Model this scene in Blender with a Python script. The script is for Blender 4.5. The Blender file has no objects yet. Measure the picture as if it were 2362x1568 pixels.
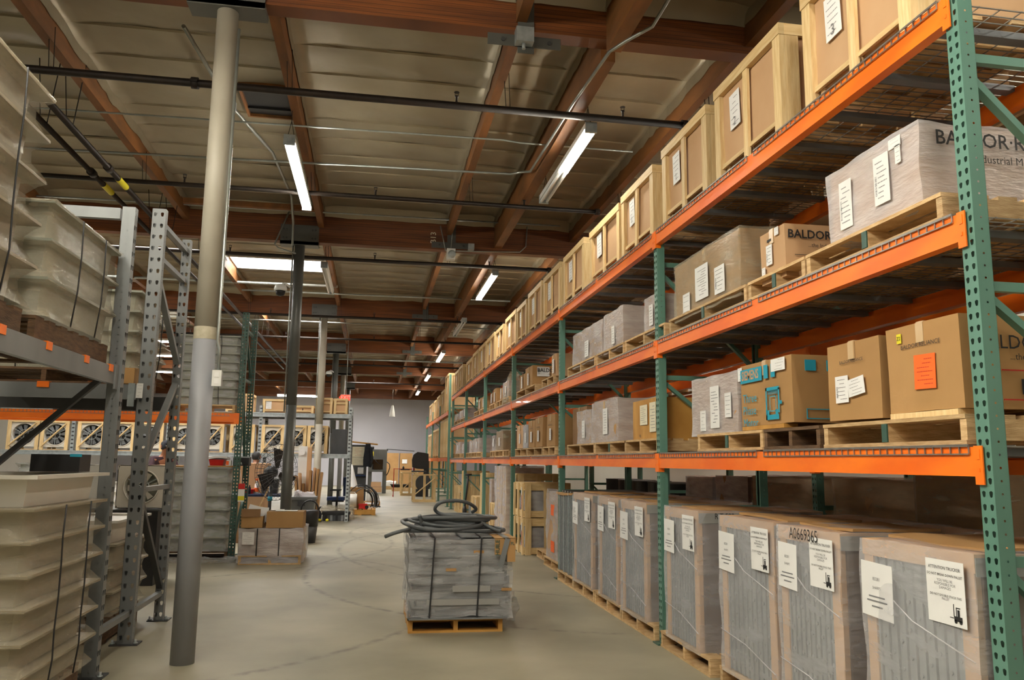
import bpy, bmesh, math, random
from mathutils import Vector, Matrix, noise
R = random.Random(7)
PI = math.pi
S = bpy.context.scene
COL = S.collection
# ---------------------------------------------------------------- camera
cd = bpy.data.cameras.new('camera'); cam = bpy.data.objects.new('camera', cd); COL.objects.link(cam)
F, YAW, PITCH, ROLL = 1847.2, .1681, .1512, -.0127
cd.sensor_width = 36.0; cd.sensor_fit = 'HORIZONTAL'; cd.lens = F / 2362 * 36.0
cd.clip_start = .05; cd.clip_end = 200
fw = Vector((math.sin(YAW)*math.cos(PITCH), math.cos(YAW)*math.cos(PITCH), math.sin(PITCH)))
r0 = Vector((math.cos(YAW), -math.sin(YAW), 0)); d0 = fw.cross(r0)
rt = math.cos(ROLL)*r0 + math.sin(ROLL)*d0; dn = -math.sin(ROLL)*r0 + math.cos(ROLL)*d0
m = Matrix((rt, -dn, -fw)).transposed().to_4x4(); m.translation = Vector((0, 0, 1.462))
cam.matrix_world = m; S.camera = cam
# ---------------------------------------------------------------- world, exposure
TUBE = 100.0; TUBE_COL = (1.0, .94, .80)
SKYLIGHT = 36.0; SKY_COL = (1.0, .97, .93)
w = bpy.data.worlds.new('world'); S.world = w; w.use_nodes = True
w.node_tree.nodes['Background'].inputs[0].default_value = (.8, .88, 1, 1)
w.node_tree.nodes['Background'].inputs[1].default_value = 1.0
S.view_settings.view_transform = 'Standard'; S.view_settings.look = 'None'
S.view_settings.gamma = 1; S.view_settings.exposure = 0.0; S.view_settings.use_curve_mapping = False
# ---------------------------------------------------------------- materials
def lin(h):
    h = h.lstrip('#'); o = []
    for i in (0, 2, 4):
        c = int(h[i:i+2], 16)/255; o.append(c/12.92 if c <= .04045 else ((c+.055)/1.055)**2.4)
    return tuple(o)+(1,)
def pmat(name, c1, c2=None, scale=8, stretch=(1,1,1), rough=.6, metal=0, bump=0, bscale=None, spec=.5, rnd=.12, detail=4, coat=0, ramp=(.3,.7)):
    M = bpy.data.materials.new(name); M.use_nodes = True; nt = M.node_tree; N = nt.nodes; L = nt.links
    b = N['Principled BSDF']; b.inputs['Roughness'].default_value = rough; b.inputs['Metallic'].default_value = metal
    b.inputs['Specular IOR Level'].default_value = spec; b.inputs['Coat Weight'].default_value = coat
    tc = N.new('ShaderNodeTexCoord'); mp = N.new('ShaderNodeMapping'); mp.inputs['Scale'].default_value = stretch
    L.new(tc.outputs['Object'], mp.inputs[0])
    nz = N.new('ShaderNodeTexNoise'); nz.inputs['Scale'].default_value = scale; nz.inputs['Detail'].default_value = detail
    L.new(mp.outputs[0], nz.inputs[0])
    rp = N.new('ShaderNodeValToRGB'); rp.color_ramp.elements[0].color = lin(c1); rp.color_ramp.elements[1].color = lin(c2 or c1)
    rp.color_ramp.elements[0].position, rp.color_ramp.elements[1].position = ramp
    L.new(nz.outputs[0], rp.inputs[0])
    out = rp.outputs[0]
    if rnd:
        oi = N.new('ShaderNodeObjectInfo'); mr = N.new('ShaderNodeMapRange')
        mr.inputs[3].default_value = 1-rnd; mr.inputs[4].default_value = 1+rnd; L.new(oi.outputs['Random'], mr.inputs[0])
        mx = N.new('ShaderNodeVectorMath'); mx.operation = 'SCALE'; L.new(out, mx.inputs[0]); L.new(mr.outputs[0], mx.inputs['Scale']); out = mx.outputs[0]
    L.new(out, b.inputs['Base Color'])
    if bump:
        n2 = N.new('ShaderNodeTexNoise'); n2.inputs['Scale'].default_value = bscale or scale*3; L.new(mp.outputs[0], n2.inputs[0])
        bp = N.new('ShaderNodeBump'); bp.inputs['Strength'].default_value = bump; bp.inputs['Distance'].default_value = .01
        L.new(n2.outputs[0], bp.inputs['Height']); L.new(bp.outputs[0], b.inputs['Normal'])
    return M
def emat(name, col, s):
    M = bpy.data.materials.new(name); M.use_nodes = True; nt = M.node_tree; nt.nodes.clear()
    e = nt.nodes.new('ShaderNodeEmission'); e.inputs[0].default_value = tuple(col[:3])+(1,); e.inputs[1].default_value = s
    o = nt.nodes.new('ShaderNodeOutputMaterial'); nt.links.new(e.outputs[0], o.inputs[0]); return M
def filmmat(name, f0, f1, col='#e6e6ea', rough=.22, stretch=(1,1,7), scale=3.5, bump=.6):
    M = bpy.data.materials.new(name); M.use_nodes = True; nt = M.node_tree; N = nt.nodes; L = nt.links
    b = N['Principled BSDF']; b.inputs['Base Color'].default_value = lin(col); b.inputs['Roughness'].default_value = rough
    b.inputs['Specular IOR Level'].default_value = .8
    tr = N.new('ShaderNodeBsdfTransparent'); mix = N.new('ShaderNodeMixShader')
    tc = N.new('ShaderNodeTexCoord'); mp = N.new('ShaderNodeMapping'); mp.inputs['Scale'].default_value = stretch
    mp.inputs['Rotation'].default_value = (.12, .1, 0)
    L.new(tc.outputs['Object'], mp.inputs[0]); nz = N.new('ShaderNodeTexNoise'); nz.inputs['Scale'].default_value = scale; nz.inputs['Detail'].default_value = 6
    L.new(mp.outputs[0], nz.inputs[0]); mr = N.new('ShaderNodeMapRange'); mr.inputs[1].default_value = .35; mr.inputs[2].default_value = .7
    mr.inputs[3].default_value = f0; mr.inputs[4].default_value = f1; L.new(nz.outputs[0], mr.inputs[0])
    n2 = N.new('ShaderNodeTexNoise'); n2.inputs['Scale'].default_value = scale*4; n2.inputs['Detail'].default_value = 5; L.new(mp.outputs[0], n2.inputs[0])
    bp = N.new('ShaderNodeBump'); bp.inputs['Strength'].default_value = bump; bp.inputs['Distance'].default_value = .012
    L.new(n2.outputs[0], bp.inputs['Height']); L.new(bp.outputs[0], b.inputs['Normal'])
    L.new(mr.outputs[0], mix.inputs[0]); L.new(tr.outputs[0], mix.inputs[1]); L.new(b.outputs[0], mix.inputs[2])
    L.new(mix.outputs[0], N['Material Output'].inputs[0]); return M
MT = {}
MT['pine'] = pmat('pine', '#c9a772', '#dfc796', 5, (9,9,1), .65, bump=.15)
MT['pineh'] = pmat('pine_flat', '#c6a36d', '#dcc391', 5, (1,1,9), .65, bump=.15)
MT['pallet'] = pmat('pallet_wood', '#ad8a5c', '#d0b184', 6, (2,2,12), .75, bump=.25, rnd=.2)
MT['oldwood'] = pmat('old_pallet_wood', '#4a3522', '#6e5236', 6, (2,2,9), .8, bump=.3, rnd=.2)
MT['ply'] = pmat('plywood', '#a9762f', '#c8964a', 3, (1,3,1), .6, bump=.1)
MT['card'] = pmat('cardboard', '#9b7547', '#aa8352', 2.5, (1,1,1), .8, bump=.05, rnd=.06)
MT['cardlt'] = pmat('light_cardboard', '#b8926a', '#c49f78', 2.5, (1,1,1), .8, rnd=.05)
MT['carddk'] = pmat('dark_cardboard', '#7c5c3c', '#8c6a47', 2.5, (1,1,1), .8, rnd=.05)
MT['orange'] = pmat('orange_paint', '#ee6a10', '#fb7d18', 2.2, (1,1,3), .38, rnd=.03, coat=.2, ramp=(.35,.6))
MT['green'] = pmat('green_paint', '#527a6c', '#5f897a', 3, (1,1,.4), .42, rnd=.03, coat=.1)
MT['dkgreen'] = pmat('dark_green_paint', '#2c4a40', '#35554a', 3, (1,1,.4), .45, rnd=.03)
MT['gray'] = pmat('grey_steel_paint', '#6c6f70', '#7c7f80', 4, (1,1,.5), .42, metal=.15, rnd=.03)
MT['dkgray'] = pmat('dark_grey_steel', '#3a3c3d', '#48494a', 4, (1,1,.5), .5, metal=.2, rnd=.04)
MT['galv'] = pmat('galvanised_steel', '#9aa3a6', '#b6bec0', 14, (1,1,1), .35, metal=.55, rnd=.03)
MT['chan'] = pmat('deck_channel_steel', '#6a6d70', '#7a7d80', 5, (1,1,1), .45, metal=.4)
MT['wire'] = pmat('wire_steel', '#8a8883', '#9d9b95', 10, (1,1,1), .35, metal=.7, rnd=0)
MT['white'] = pmat('white_enamel', '#d4d4d0', '#dcdcd8', 3, rough=.35, rnd=.02)
MT['paper'] = pmat('paper', '#dcdcda', '#e4e4e2', 3, rough=.7, rnd=.02)
MT['paperb'] = pmat('cream_paper', '#d8d2b8', '#e0dac2', 3, rough=.7, rnd=.02)
MT['ink'] = pmat('black_ink', '#1c1c1e', rough=.6, rnd=0)
MT['inkg'] = pmat('grey_ink', '#77777a', rough=.7, rnd=0)
MT['blue'] = pmat('teal_ink', '#1a8fa8', rough=.7, rnd=0)
MT['red'] = pmat('red_paint', '#b01410', '#c01c14', rough=.45, rnd=.02)
MT['stick'] = pmat('orange_sticker', '#f2641c', '#f76d22', rough=.6, rnd=0)
MT['yell'] = pmat('yellow_sticker', '#d8cc24', rough=.6, rnd=0)
MT['sidebr'] = pmat('shaded_brown_board', '#5d4837', '#6a5341', 2.5, rough=.85, rnd=.04)  # brown board with the side panels' shade put into the colour
MT['capgrey'] = pmat('film_grey_edge', '#8d8c88', '#9a9995', 3, rough=.3, rnd=.03)
MT['black'] = pmat('black_plastic', '#151517', '#1c1c1e', rough=.45, rnd=.03)
MT['iron'] = pmat('black_iron_pipe', '#1b1613', '#2b211b', 12, rough=.5, metal=.3, rnd=.03)
MT['conduit'] = pmat('conduit_steel', '#8f9490', '#a2a6a0', 8, rough=.3, metal=.6, rnd=.04)
MT['rubber'] = pmat('grey_hose', '#45484a', '#54585a', 5, rough=.45, rnd=.03)
MT['drk'] = pmat('dark_fabric', '#14161c', '#1c2028', 12, rough=.9, rnd=.03)
MT['navy'] = pmat('navy_fabric', '#1c2a48', '#24345a', 12, rough=.9, rnd=.02)
MT['colup'] = pmat('column_cream_paint', '#9f998a', '#aaa495', 3, rough=.5, rnd=.02)
MT['collo'] = pmat('column_grey_paint', '#85868a', '#8e8f93', 3, rough=.45, rnd=.02)
MT['cold'] = pmat('column_dark_grey_paint', '#4c4d4a', '#575854', 3, rough=.4, rnd=.02)
MT['tub'] = pmat('white_fibreglass', '#c9c4b8', '#d4cfc4', 2.5, rough=.35, rnd=.02)
MT['tubd'] = pmat('dimmed_fibreglass', '#857a66', '#94886f', 2.5, rough=.4, rnd=.03)  # white fibreglass; brown film tint and dim light put into the colour
MT['tubg'] = pmat('grey_fibreglass', '#85877a', '#97998c', 2.5, rough=.35, rnd=.03)
MT['louv'] = pmat('louvre_steel', '#84898b', '#979c9d', 6, (1,1,.3), rough=.4, metal=.3, rnd=.04)
MT['film'] = filmmat('stretch_film', .22, .46, '#e0e0e0', .13, (1,1,4), 3.5, .9)
MT['filmw'] = filmmat('milky_stretch_film', .42, .64, '#dcd9dc', .17, (1,1,4), 3.5, .8)
MT['filmu'] = filmmat('unit_stretch_film', .27, .42, '#dcdce0', .14, (1,1,3), 3, .7)
MT['filmd'] = filmmat('dusty_stretch_film', .26, .5, '#c6bca4', .12, (1,1,4), 3.5, .9)
MT['skin'] = pmat('skin', '#8a5a3e', '#94634a', 6, rough=.55, rnd=0)
MT['maroon'] = pmat('maroon_cloth', '#2a161c', '#351c24', 12, rough=.9, rnd=0)
MT['hair'] = pmat('black_hair', '#0e0b0a', '#1a1512', 30, rough=.6, rnd=0)
MT['shirt'] = pmat('grey_striped_cloth', '#26282a', '#6a6c6e', 18, (1,1,8), rough=.9, rnd=0, ramp=(.45,.55))
MT['wallp'] = pmat('wall_paint', '#b5b4ba', '#bdbcc2', .6, rough=.8, rnd=0)
MT['wallw'] = pmat('white_wall_paint', '#d8d6d0', '#e0ded8', .6, rough=.8, rnd=0)
MT['tape'] = pmat('clear_tape', '#b79a72', '#c2a67e', 5, rough=.2, rnd=0)
MT['tubeon'] = emat('lit_fluorescent_tube', TUBE_COL, TUBE)
MT['sky'] = emat('skylight_diffuser', SKY_COL, SKYLIGHT)
MT['exit'] = emat('exit_sign_face', (1, .06, .03), 2.2)
# glulam: laminations as a wave along z
def glulam():
    M = pmat('glulam', '#552c0e', '#80481c', 2.2, (.5,.5,9), .55, bump=.1, rnd=.06); nt = M.node_tree; N = nt.nodes; L = nt.links
    tc = N.new('ShaderNodeTexCoord'); sp = N.new('ShaderNodeSeparateXYZ'); L.new(tc.outputs['Object'], sp.inputs[0])
    mt = N.new('ShaderNodeMath'); mt.operation = 'MULTIPLY'; mt.inputs[1].default_value = 1/.038; L.new(sp.outputs[2], mt.inputs[0])
    fr = N.new('ShaderNodeMath'); fr.operation = 'FRACT'; L.new(mt.outputs[0], fr.inputs[0])
    gt = N.new('ShaderNodeMath'); gt.operation = 'LESS_THAN'; gt.inputs[1].default_value = .09; L.new(fr.outputs[0], gt.inputs[0])
    b = N['Principled BSDF']; src = b.inputs['Base Color'].links[0].from_socket
    mx = N.new('ShaderNodeMix'); mx.data_type = 'RGBA'; L.new(gt.outputs[0], mx.inputs[0]); L.new(src, mx.inputs[6]); mx.inputs[7].default_value = lin('#2c1509')
    L.new(mx.outputs[2], b.inputs['Base Color']); return M
MT['glulam'] = glulam()
MT['purlin'] = pmat('purlin_wood', '#603c18', '#845222', 3, (2,.6,2), .6, bump=.1, rnd=.08)
MT['foil'] = pmat('insulation_foil', '#867b66', '#9c917a', 1.2, (1,1,1), .42, metal=.45, bump=.35, bscale=5, rnd=.04)
def floor_mat():
    M = pmat('concrete', '#7c7764', '#a09983', .9, (1,1,1), .42, bump=.04, bscale=30, rnd=0, detail=8, ramp=(.32,.72)); nt = M.node_tree; N = nt.nodes; L = nt.links
    b = N['Principled BSDF']; src = b.inputs['Base Color'].links[0].from_socket
    tc = N.new('ShaderNodeTexCoord')
    nz = N.new('ShaderNodeTexNoise'); nz.inputs['Scale'].default_value = 7; nz.inputs['Detail'].default_value = 10; L.new(tc.outputs['Object'], nz.inputs[0])
    acc = None
    for (cx, cy, r) in ((3.4, 11, 4.2), (-3.5, 9.5, 4.4), (4.2, 17, 4.6), (-2.2, 20, 3.1), (5.5, 14, 6.0), (-4.5, 15, 4.9), (3.0, 23, 3.2)):
        d = N.new('ShaderNodeVectorMath'); d.operation = 'DISTANCE'; L.new(tc.outputs['Object'], d.inputs[0]); d.inputs[1].default_value = (cx, cy, 0)
        s = N.new('ShaderNodeMath'); s.operation = 'SUBTRACT'; L.new(d.outputs['Value'], s.inputs[0]); s.inputs[1].default_value = r
        a = N.new('ShaderNodeMath'); a.operation = 'ABSOLUTE'; L.new(s.outputs[0], a.inputs[0])
        mr = N.new('ShaderNodeMapRange'); mr.inputs[1].default_value = 0; mr.inputs[2].default_value = .06; mr.inputs[3].default_value = 1; mr.inputs[4].default_value = 0; L.new(a.outputs[0], mr.inputs[0])
        if acc is None: acc = mr.outputs[0]
        else:
            q = N.new('ShaderNodeMath'); q.operation = 'MAXIMUM'; L.new(acc, q.inputs[0]); L.new(mr.outputs[0], q.inputs[1]); acc = q.outputs[0]
    n3 = N.new('ShaderNodeMapRange'); n3.inputs[1].default_value = .38; n3.inputs[2].default_value = .62; n3.inputs[4].default_value = .75; L.new(nz.outputs[0], n3.inputs[0])
    mu = N.new('ShaderNodeMath'); mu.operation = 'MULTIPLY'; L.new(acc, mu.inputs[0]); L.new(n3.outputs[0], mu.inputs[1])
    mx = N.new('ShaderNodeMix'); mx.data_type = 'RGBA'; L.new(mu.outputs[0], mx.inputs[0]); L.new(src, mx.inputs[6]); mx.inputs[7].default_value = lin('#3f3a30')
    L.new(mx.outputs[2], b.inputs['Base Color']); return M
MT['floor'] = floor_mat()
# ---------------------------------------------------------------- mesh builder
class MB:
    def __init__(s): s.v = []; s.f = []; s.sm = []
    def add(s, vs, fs, smooth=False):
        n = len(s.v); s.v += [tuple(p) for p in vs]; s.f += [tuple(n+i for i in f) for f in fs]; s.sm += [smooth]*len(fs); return s
    def box(s, x0, x1, y0, y1, z0, z1, M=None):
        vs = [(x, y, z) for z in (z0, z1) for y in (y0, y1) for x in (x0, x1)]
        if M: vs = [M @ Vector(p) for p in vs]
        return s.add(vs, [(0,2,3,1),(4,5,7,6),(0,1,5,4),(2,6,7,3),(0,4,6,2),(1,3,7,5)])
    def bar(s, a, b, w, h, up=(0,0,1)):
        a = Vector(a); b = Vector(b); t = (b-a); L_ = t.length; t.normalize(); u = Vector(up)
        if abs(t.dot(u)) > .98: u = Vector((1,0,0))
        sd = t.cross(u).normalized(); up2 = sd.cross(t)
        vs = [p+sd*i*w/2+up2*j*h/2 for p in (a, b) for j in (-1, 1) for i in (-1, 1)]
        return s.add(vs, [(0,1,3,2),(4,6,7,5),(0,4,5,1),(2,3,7,6),(0,2,6,4),(1,5,7,3)])
    def tube(s, pts, r, n=8, cap=True, closed=False, rf=None):
        pts = [Vector(p) for p in pts]; rings = []; prev = None
        for i, p in enumerate(pts):
            if closed: t = (pts[(i+1) % len(pts)]-pts[i-1]).normalized()
            else: t = (pts[min(i+1, len(pts)-1)]-pts[max(i-1, 0)]).normalized()
            if prev is None:
                u = Vector((0,0,1)) if abs(t.z) < .9 else Vector((1,0,0)); prev = t.cross(u).normalized()
            a = (prev-t*prev.dot(t)).normalized(); b = t.cross(a); prev = a; rr = r if rf is None else rf(i/(len(pts)-1))
            rings.append([p+a*rr*math.cos(2*PI*k/n)+b*rr*math.sin(2*PI*k/n) for k in range(n)])
        vs = [q for rg in rings for q in rg]; fs = []; m_ = len(pts)
        for i in range(m_ if closed else m_-1):
            j = (i+1) % m_
            for k in range(n): fs.append((i*n+k, i*n+(k+1) % n, j*n+(k+1) % n, j*n+k))
        s.add(vs, fs, True)
        if cap and not closed:
            o = len(s.v)-len(vs); s.f.append(tuple(o+k for k in range(n))[::-1]); s.f.append(tuple(o+(m_-1)*n+k for k in range(n))); s.sm += [False, False]
        return s
    def lathe(s, prof, n=20, c=(0,0,0), axis='z', cap=True):
        vs = []; fs = []
        for (r, h) in prof:
            for k in range(n):
                a = 2*PI*k/n; x, y, z = r*math.cos(a), r*math.sin(a), h
                if axis == 'y': x, y, z = x, z, y
                if axis == 'x': x, y, z = z, x, y
                vs.append((c[0]+x, c[1]+y, c[2]+z))
        for i in range(len(prof)-1):
            for k in range(n): fs.append((i*n+k, i*n+(k+1) % n, (i+1)*n+(k+1) % n, (i+1)*n+k))
        s.add(vs, fs, True)
        if cap:
            o = len(s.v)-len(vs); s.f.append(tuple(o+k for k in range(n))[::-1]); s.f.append(tuple(o+(len(prof)-1)*n+k for k in range(n))); s.sm += [False, False]
        return s
    def soft(s, x0, x1, y0, y1, z0, z1, n=4, warp=.004, freq=2, seed=0, smooth=True, nz=None, taper=0, bulge=0):
        """a box of n x n faces per side, gently warped: cartons, sacks, film"""
        nz = nz or n; c = Vector(((x0+x1)/2, (y0+y1)/2, (z0+z1)/2)); sd = Vector((seed*3.1, seed*1.7, seed*.9))
        def P(a, b, cc):
            p = Vector((x0+(x1-x0)*a, y0+(y1-y0)*b, z0+(z1-z0)*cc))
            d = noise.noise_vector(p*freq+sd)*warp; k = 1
            if bulge:
                e = 16*bulge*cc*(1-cc)*.25
                q = Vector(((a-.5)*2*e*(4*b*(1-b)), (b-.5)*2*e*(4*a*(1-a)), 0)); d = d+q
            if taper: d = d+Vector(((.5-a)*2*taper*cc, (.5-b)*2*taper*cc, 0))
            return p+d
        def face(f, nu, nv):
            vs = [f(i/nu, j/nv) for j in range(nv+1) for i in range(nu+1)]
            fs = [(j*(nu+1)+i, j*(nu+1)+i+1, (j+1)*(nu+1)+i+1, (j+1)*(nu+1)+i) for j in range(nv) for i in range(nu)]
            s.add(vs, fs, smooth)
        face(lambda u, v: P(u, 0, v), n, nz); face(lambda u, v: P(1-u, 1, v), n, nz)
        face(lambda u, v: P(0, 1-u, v), n, nz); face(lambda u, v: P(1, u, v), n, nz)
        face(lambda u, v: P(u, v, 1), n, n); face(lambda u, v: P(u, 1-v, 0), n, n)
        return s
    def perf(s, o, u, v, w, h, pitch, cols, hole):
        """sheet from o along u (width w) and v (height h) with a hole per cell"""
        o = Vector(o); u = Vector(u); v = Vector(v); cw = w/cols; n = int(round(h/pitch)); ph = h/n
        for c in range(cols):
            for r in range(n):
                cx = (c+.5)*cw; cy = (r+.5)*ph; hw, hh = cw/2, ph/2
                out = [(-hw,-hh),(0,-hh),(hw,-hh),(hw,0),(hw,hh),(0,hh),(-hw,hh),(-hw,0)]
                vs = [o+u*(cx+a)+v*(cy+b) for a, b in out]+[o+u*(cx+a)+v*(cy+b) for a, b in hole]
                s.add(vs, [(k, (k+1) % 8, 8+(k+1) % 8, 8+k) for k in range(8)])
        return s
    def mesh(s, name, mat):
        me = bpy.data.meshes.new(name); me.from_pydata(s.v, [], s.f); me.polygons.foreach_set('use_smooth', s.sm)
        me.materials.append(MT[mat] if isinstance(mat, str) else mat); me.validate(); me.update(); return me
TEAR = [(-.006,-.011),(0,-.014),(.006,-.011),(.009,.001),(.009,.008),(0,.012),(-.009,.008),(-.009,.001)]
RND = [(-.0035,-.0035),(0,-.0048),(.0035,-.0035),(.0048,0),(.0035,.0035),(0,.0048),(-.0035,.0035),(-.0048,0)]
OFF = {}
def link(name, data, parent=None, loc=(0,0,0), wloc=True):
    o = bpy.data.objects.new(name, data); COL.objects.link(o)
    if parent is not None:
        o.parent = parent; off = OFF.get(parent.name, Vector((0,0,0)))
        o.location = Vector(loc)-off
    else: o.location = loc
    OFF[o.name] = Vector(loc)
    return o
def tag(o, label=None, cat=None, group=None, kind=None):
    if label: o['label'] = label
    if cat: o['category'] = cat
    if group: o['group'] = group
    if kind: o['kind'] = kind
    return o
def thing(name, label, cat, loc=(0,0,0), group=None, rot=0):
    """Empty at the thing's base; parts are given in world coordinates when rot is 0, local ones when rot is set"""
    o = bpy.data.objects.new(name, None); COL.objects.link(o); o.location = loc; o.empty_display_size = .1
    if rot: o.rotation_euler = (0,0,rot); OFF[o.name] = Vector((0,0,0))
    else: OFF[o.name] = Vector(loc)
    return tag(o, label, cat, group)
STUFFP = {'hanger_rods', 'chain', 'bolts', 'printed_lines', 'end_socket', 'sprinkler_head', 'curb', 'louvre', 'coupling', 'wire_mesh', 'guard_wires', 'tape_strips', 'rivets', 'anchor_bolts', 'ribs', 'socket'}
def part(name, mb, mat, parent, loc=None):
    """mesh given in the thing's frame; origin moved to its centre"""
    n = len(mb.v); c = Vector(loc) if loc else Vector([(min(p[i] for p in mb.v)+max(p[i] for p in mb.v))/2 for i in range(3)])
    mb.v = [(p[0]-c[0], p[1]-c[1], p[2]-c[2]) for p in mb.v]
    o = link(name, mb.mesh(name, mat), parent, c)
    if name in STUFFP: o['kind'] = 'stuff'
    return o
def solo(name, mb, mat, label, cat, group=None, kind=None):
    o = part(name, mb, mat, None); return tag(o, label, cat, group, kind)
BC = {}
def board(name, parent, x0, x1, y0, y1, z0, z1, mat='pine', rot=None):
    k = (round(x1-x0, 3), round(y1-y0, 3), round(z1-z0, 3), mat)
    if k not in BC:
        a, b, c = k[0]/2, k[1]/2, k[2]/2; BC[k] = MB().box(-a, a, -b, b, -c, c).mesh(name, mat)
    o = link(name, BC[k], parent, ((x0+x1)/2, (y0+y1)/2, (z0+z1)/2))
    if rot: o.rotation_euler = rot
    return o
def strip(name, parent, a, b, w, h, mat, up=(0,0,1)):
    return part(name, MB().bar(a, b, w, h, up), mat, parent)
TC = {}
FACES = {'-x': (Vector((0,-1,0)), Vector((0,0,1))), '-y': (Vector((1,0,0)), Vector((0,0,1))), '+x': (Vector((0,1,0)), Vector((0,0,1)))}
def text(body, size, pos, face, parent, mat='ink', name='printed_text', wide=1.0, bold=0, turn=0, align='CENTER'):
    key = (body, round(size, 4), align, bold, mat)
    if key not in TC:
        c = bpy.data.curves.new(name, 'FONT'); c.body = body; c.size = size; c.align_x = align; c.align_y = 'CENTER'; c.offset = bold*size
        c.resolution_u = 2; c.space_line = .95; c.materials.append(MT[mat])
        q = bpy.data.objects.new(name, c); me = bpy.data.meshes.new_from_object(q); bpy.data.objects.remove(q); bpy.data.curves.remove(c); TC[key] = me
    o = bpy.data.objects.new(name, TC[key]); COL.objects.link(o); o['kind'] = 'stuff'
    x, y = FACES[face]; z = x.cross(y); mm = Matrix((x, y, z)).transposed().to_4x4() @ Matrix.Rotation(turn, 4, 'Z') @ Matrix.Diagonal((wide,1,1,1))
    off = OFF.get(parent.name, Vector((0,0,0)))
    if parent is not None: o.parent = parent
    mm.translation = Vector(pos)-off; o.matrix_local = mm; OFF[o.name] = Vector(pos)
    return o
def sheet(parent, face, pos, w, h, mat='paper', name='paper_label', lines=4, words=None, bars=False, seed=0, tilt=0, lm='inkg', label=None):
    """a paper label: thin sheet with printed lines; pos is its centre on the surface"""
    x, y = FACES[face]; z = x.cross(y); rr = random.Random(seed+int(abs(pos[1])*100))
    if tilt: q = Matrix.Rotation(tilt, 3, z); x = q @ x; y = q @ y
    P = Vector(pos); mb = MB()
    def qd(a0, a1, b0, b1, d0, d1):
        vs = [P+x*a+y*b+z*d for d in (d0, d1) for b in (b0, b1) for a in (a0, a1)]
        return vs
    BX = [(0,2,3,1),(4,5,7,6),(0,1,5,4),(2,6,7,3),(0,4,6,2),(1,3,7,5)]
    mb.add(qd(-w/2, w/2, -h/2, h/2, 0, .002), BX); s = part(name, mb, mat, parent)
    if label: s['label'] = label
    if lines or bars:
        pm = MB()
        for i in range(lines):
            yy = h*(.36-.72*i/max(1, lines-1)) if lines > 1 else 0; L_ = w*rr.uniform(.3, .75); x0 = -w*.4+rr.uniform(0, .8*w-L_); t = h*.009
            k = x0
            while k < x0+L_:
                e = min(x0+L_, k+w*rr.uniform(.03, .1)); pm.add(qd(k, e, yy-t, yy+t, .0022, .0026), BX); k = e+w*.02
        if bars:
            for i in range(14):
                a = w*(-.4)+i*w*.018*2.2; pm.add(qd(-w*.42, -w*.3, -h*.3+i*h*.03, -h*.3+i*h*.03+h*rr.uniform(.008, .02), .0022, .0026), BX)
        if pm.f: part('printed_lines', pm, lm, s)
    if words:
        for (b, sz, dx, dy, ma) in words: text(b, sz, P+x*dx+y*dy+z*.0032, face, s, ma)
    return s
# ================================================================ SETTING
XL, XR, YB, YF, ZC = -14.0, 7.6, -9.0, 48.0, 5.75
def struct(o): o['kind'] = 'structure'; return o
fl = struct(part('floor', MB().add([(XL,YB,0),(XR,YB,0),(XR,YF,0),(XL,YF,0)], [(0,1,2,3)]), 'floor', None, (0,0,0)))
struct(part('wall_back', MB().box(XL, XR, YF, YF+.2, 0, ZC), 'wallp', None))
struct(part('wall_front', MB().box(XL, XR, YB-.2, YB, 0, ZC), 'wallw', None))
struct(part('wall_left', MB().box(XL-.2, XL, YB, YF, 0, ZC), 'wallw', None))
struct(part('wall_right', MB().box(XR, XR+.2, YB, YF, 0, ZC), 'wallw', None))
# ---------------------------------------------------------------- roof
GY = [-6.9, -.3, 6.36, 13.0, 19.75, 26.4, 33.1, 39.8, 46.3]
PX = [-13.45, -11.37, -9.29, -7.21, -5.13, -3.05, -.97, 1.11, 3.2, 5.3]
SKY = [(-3.05, -.97, 16.3, 17.3), (-7.21, -5.13, 16.3, 17.3), (-7.21, -5.13, 13.5, 15.0), (-5.13, -3.05, 13.5, 15.0), (-3.05, -.97, 20.3, 22.3), (-.97, 1.11, 41.0, 43.5), (-5.13, -3.05, 41.0, 43.5), (-.97, 1.11, 34.5, 36.0)]  # crosswise-rack, far-wall and press skylights are unseen, added for their light
ceil = MB()
xs = sorted(set([XL, XR]+[a for q in SKY for a in q[:2]])); ys = sorted(set([YB, YF]+[a for q in SKY for a in q[2:]]))
for i in range(len(xs)-1):
    for j in range(len(ys)-1):
        cx, cy = (xs[i]+xs[i+1])/2, (ys[j]+ys[j+1])/2
        if any(q[0] < cx < q[1] and q[2] < cy < q[3] for q in SKY): continue
        ceil.box(xs[i], xs[i+1], ys[j], ys[j+1], ZC, ZC+.05)
ceiling = struct(part('ceiling', ceil, 'purlin', None))
for g, y in enumerate(GY):
    w_ = .17
    gm = MB().box(XL, XR, y-w_/2, y+w_/2, 5.11 if g == 2 else 4.93, 5.62)
    part('girder', gm, 'glulam', ceiling)
for y0, y1 in zip(GY[:-1], GY[1:]):
    for x in PX:
        part('purlin', MB().box(x-.045, x+.045, y0+.085, y1-.085, 5.18, 5.6), 'purlin', ceiling)
    for x in (1.93,):
        part('purlin', MB().box(x-.065, x+.065, y0+.085, y1-.085, 5.0, 5.6), 'purlin', ceiling)['label'] = 'deeper brown roof beam'
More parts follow.
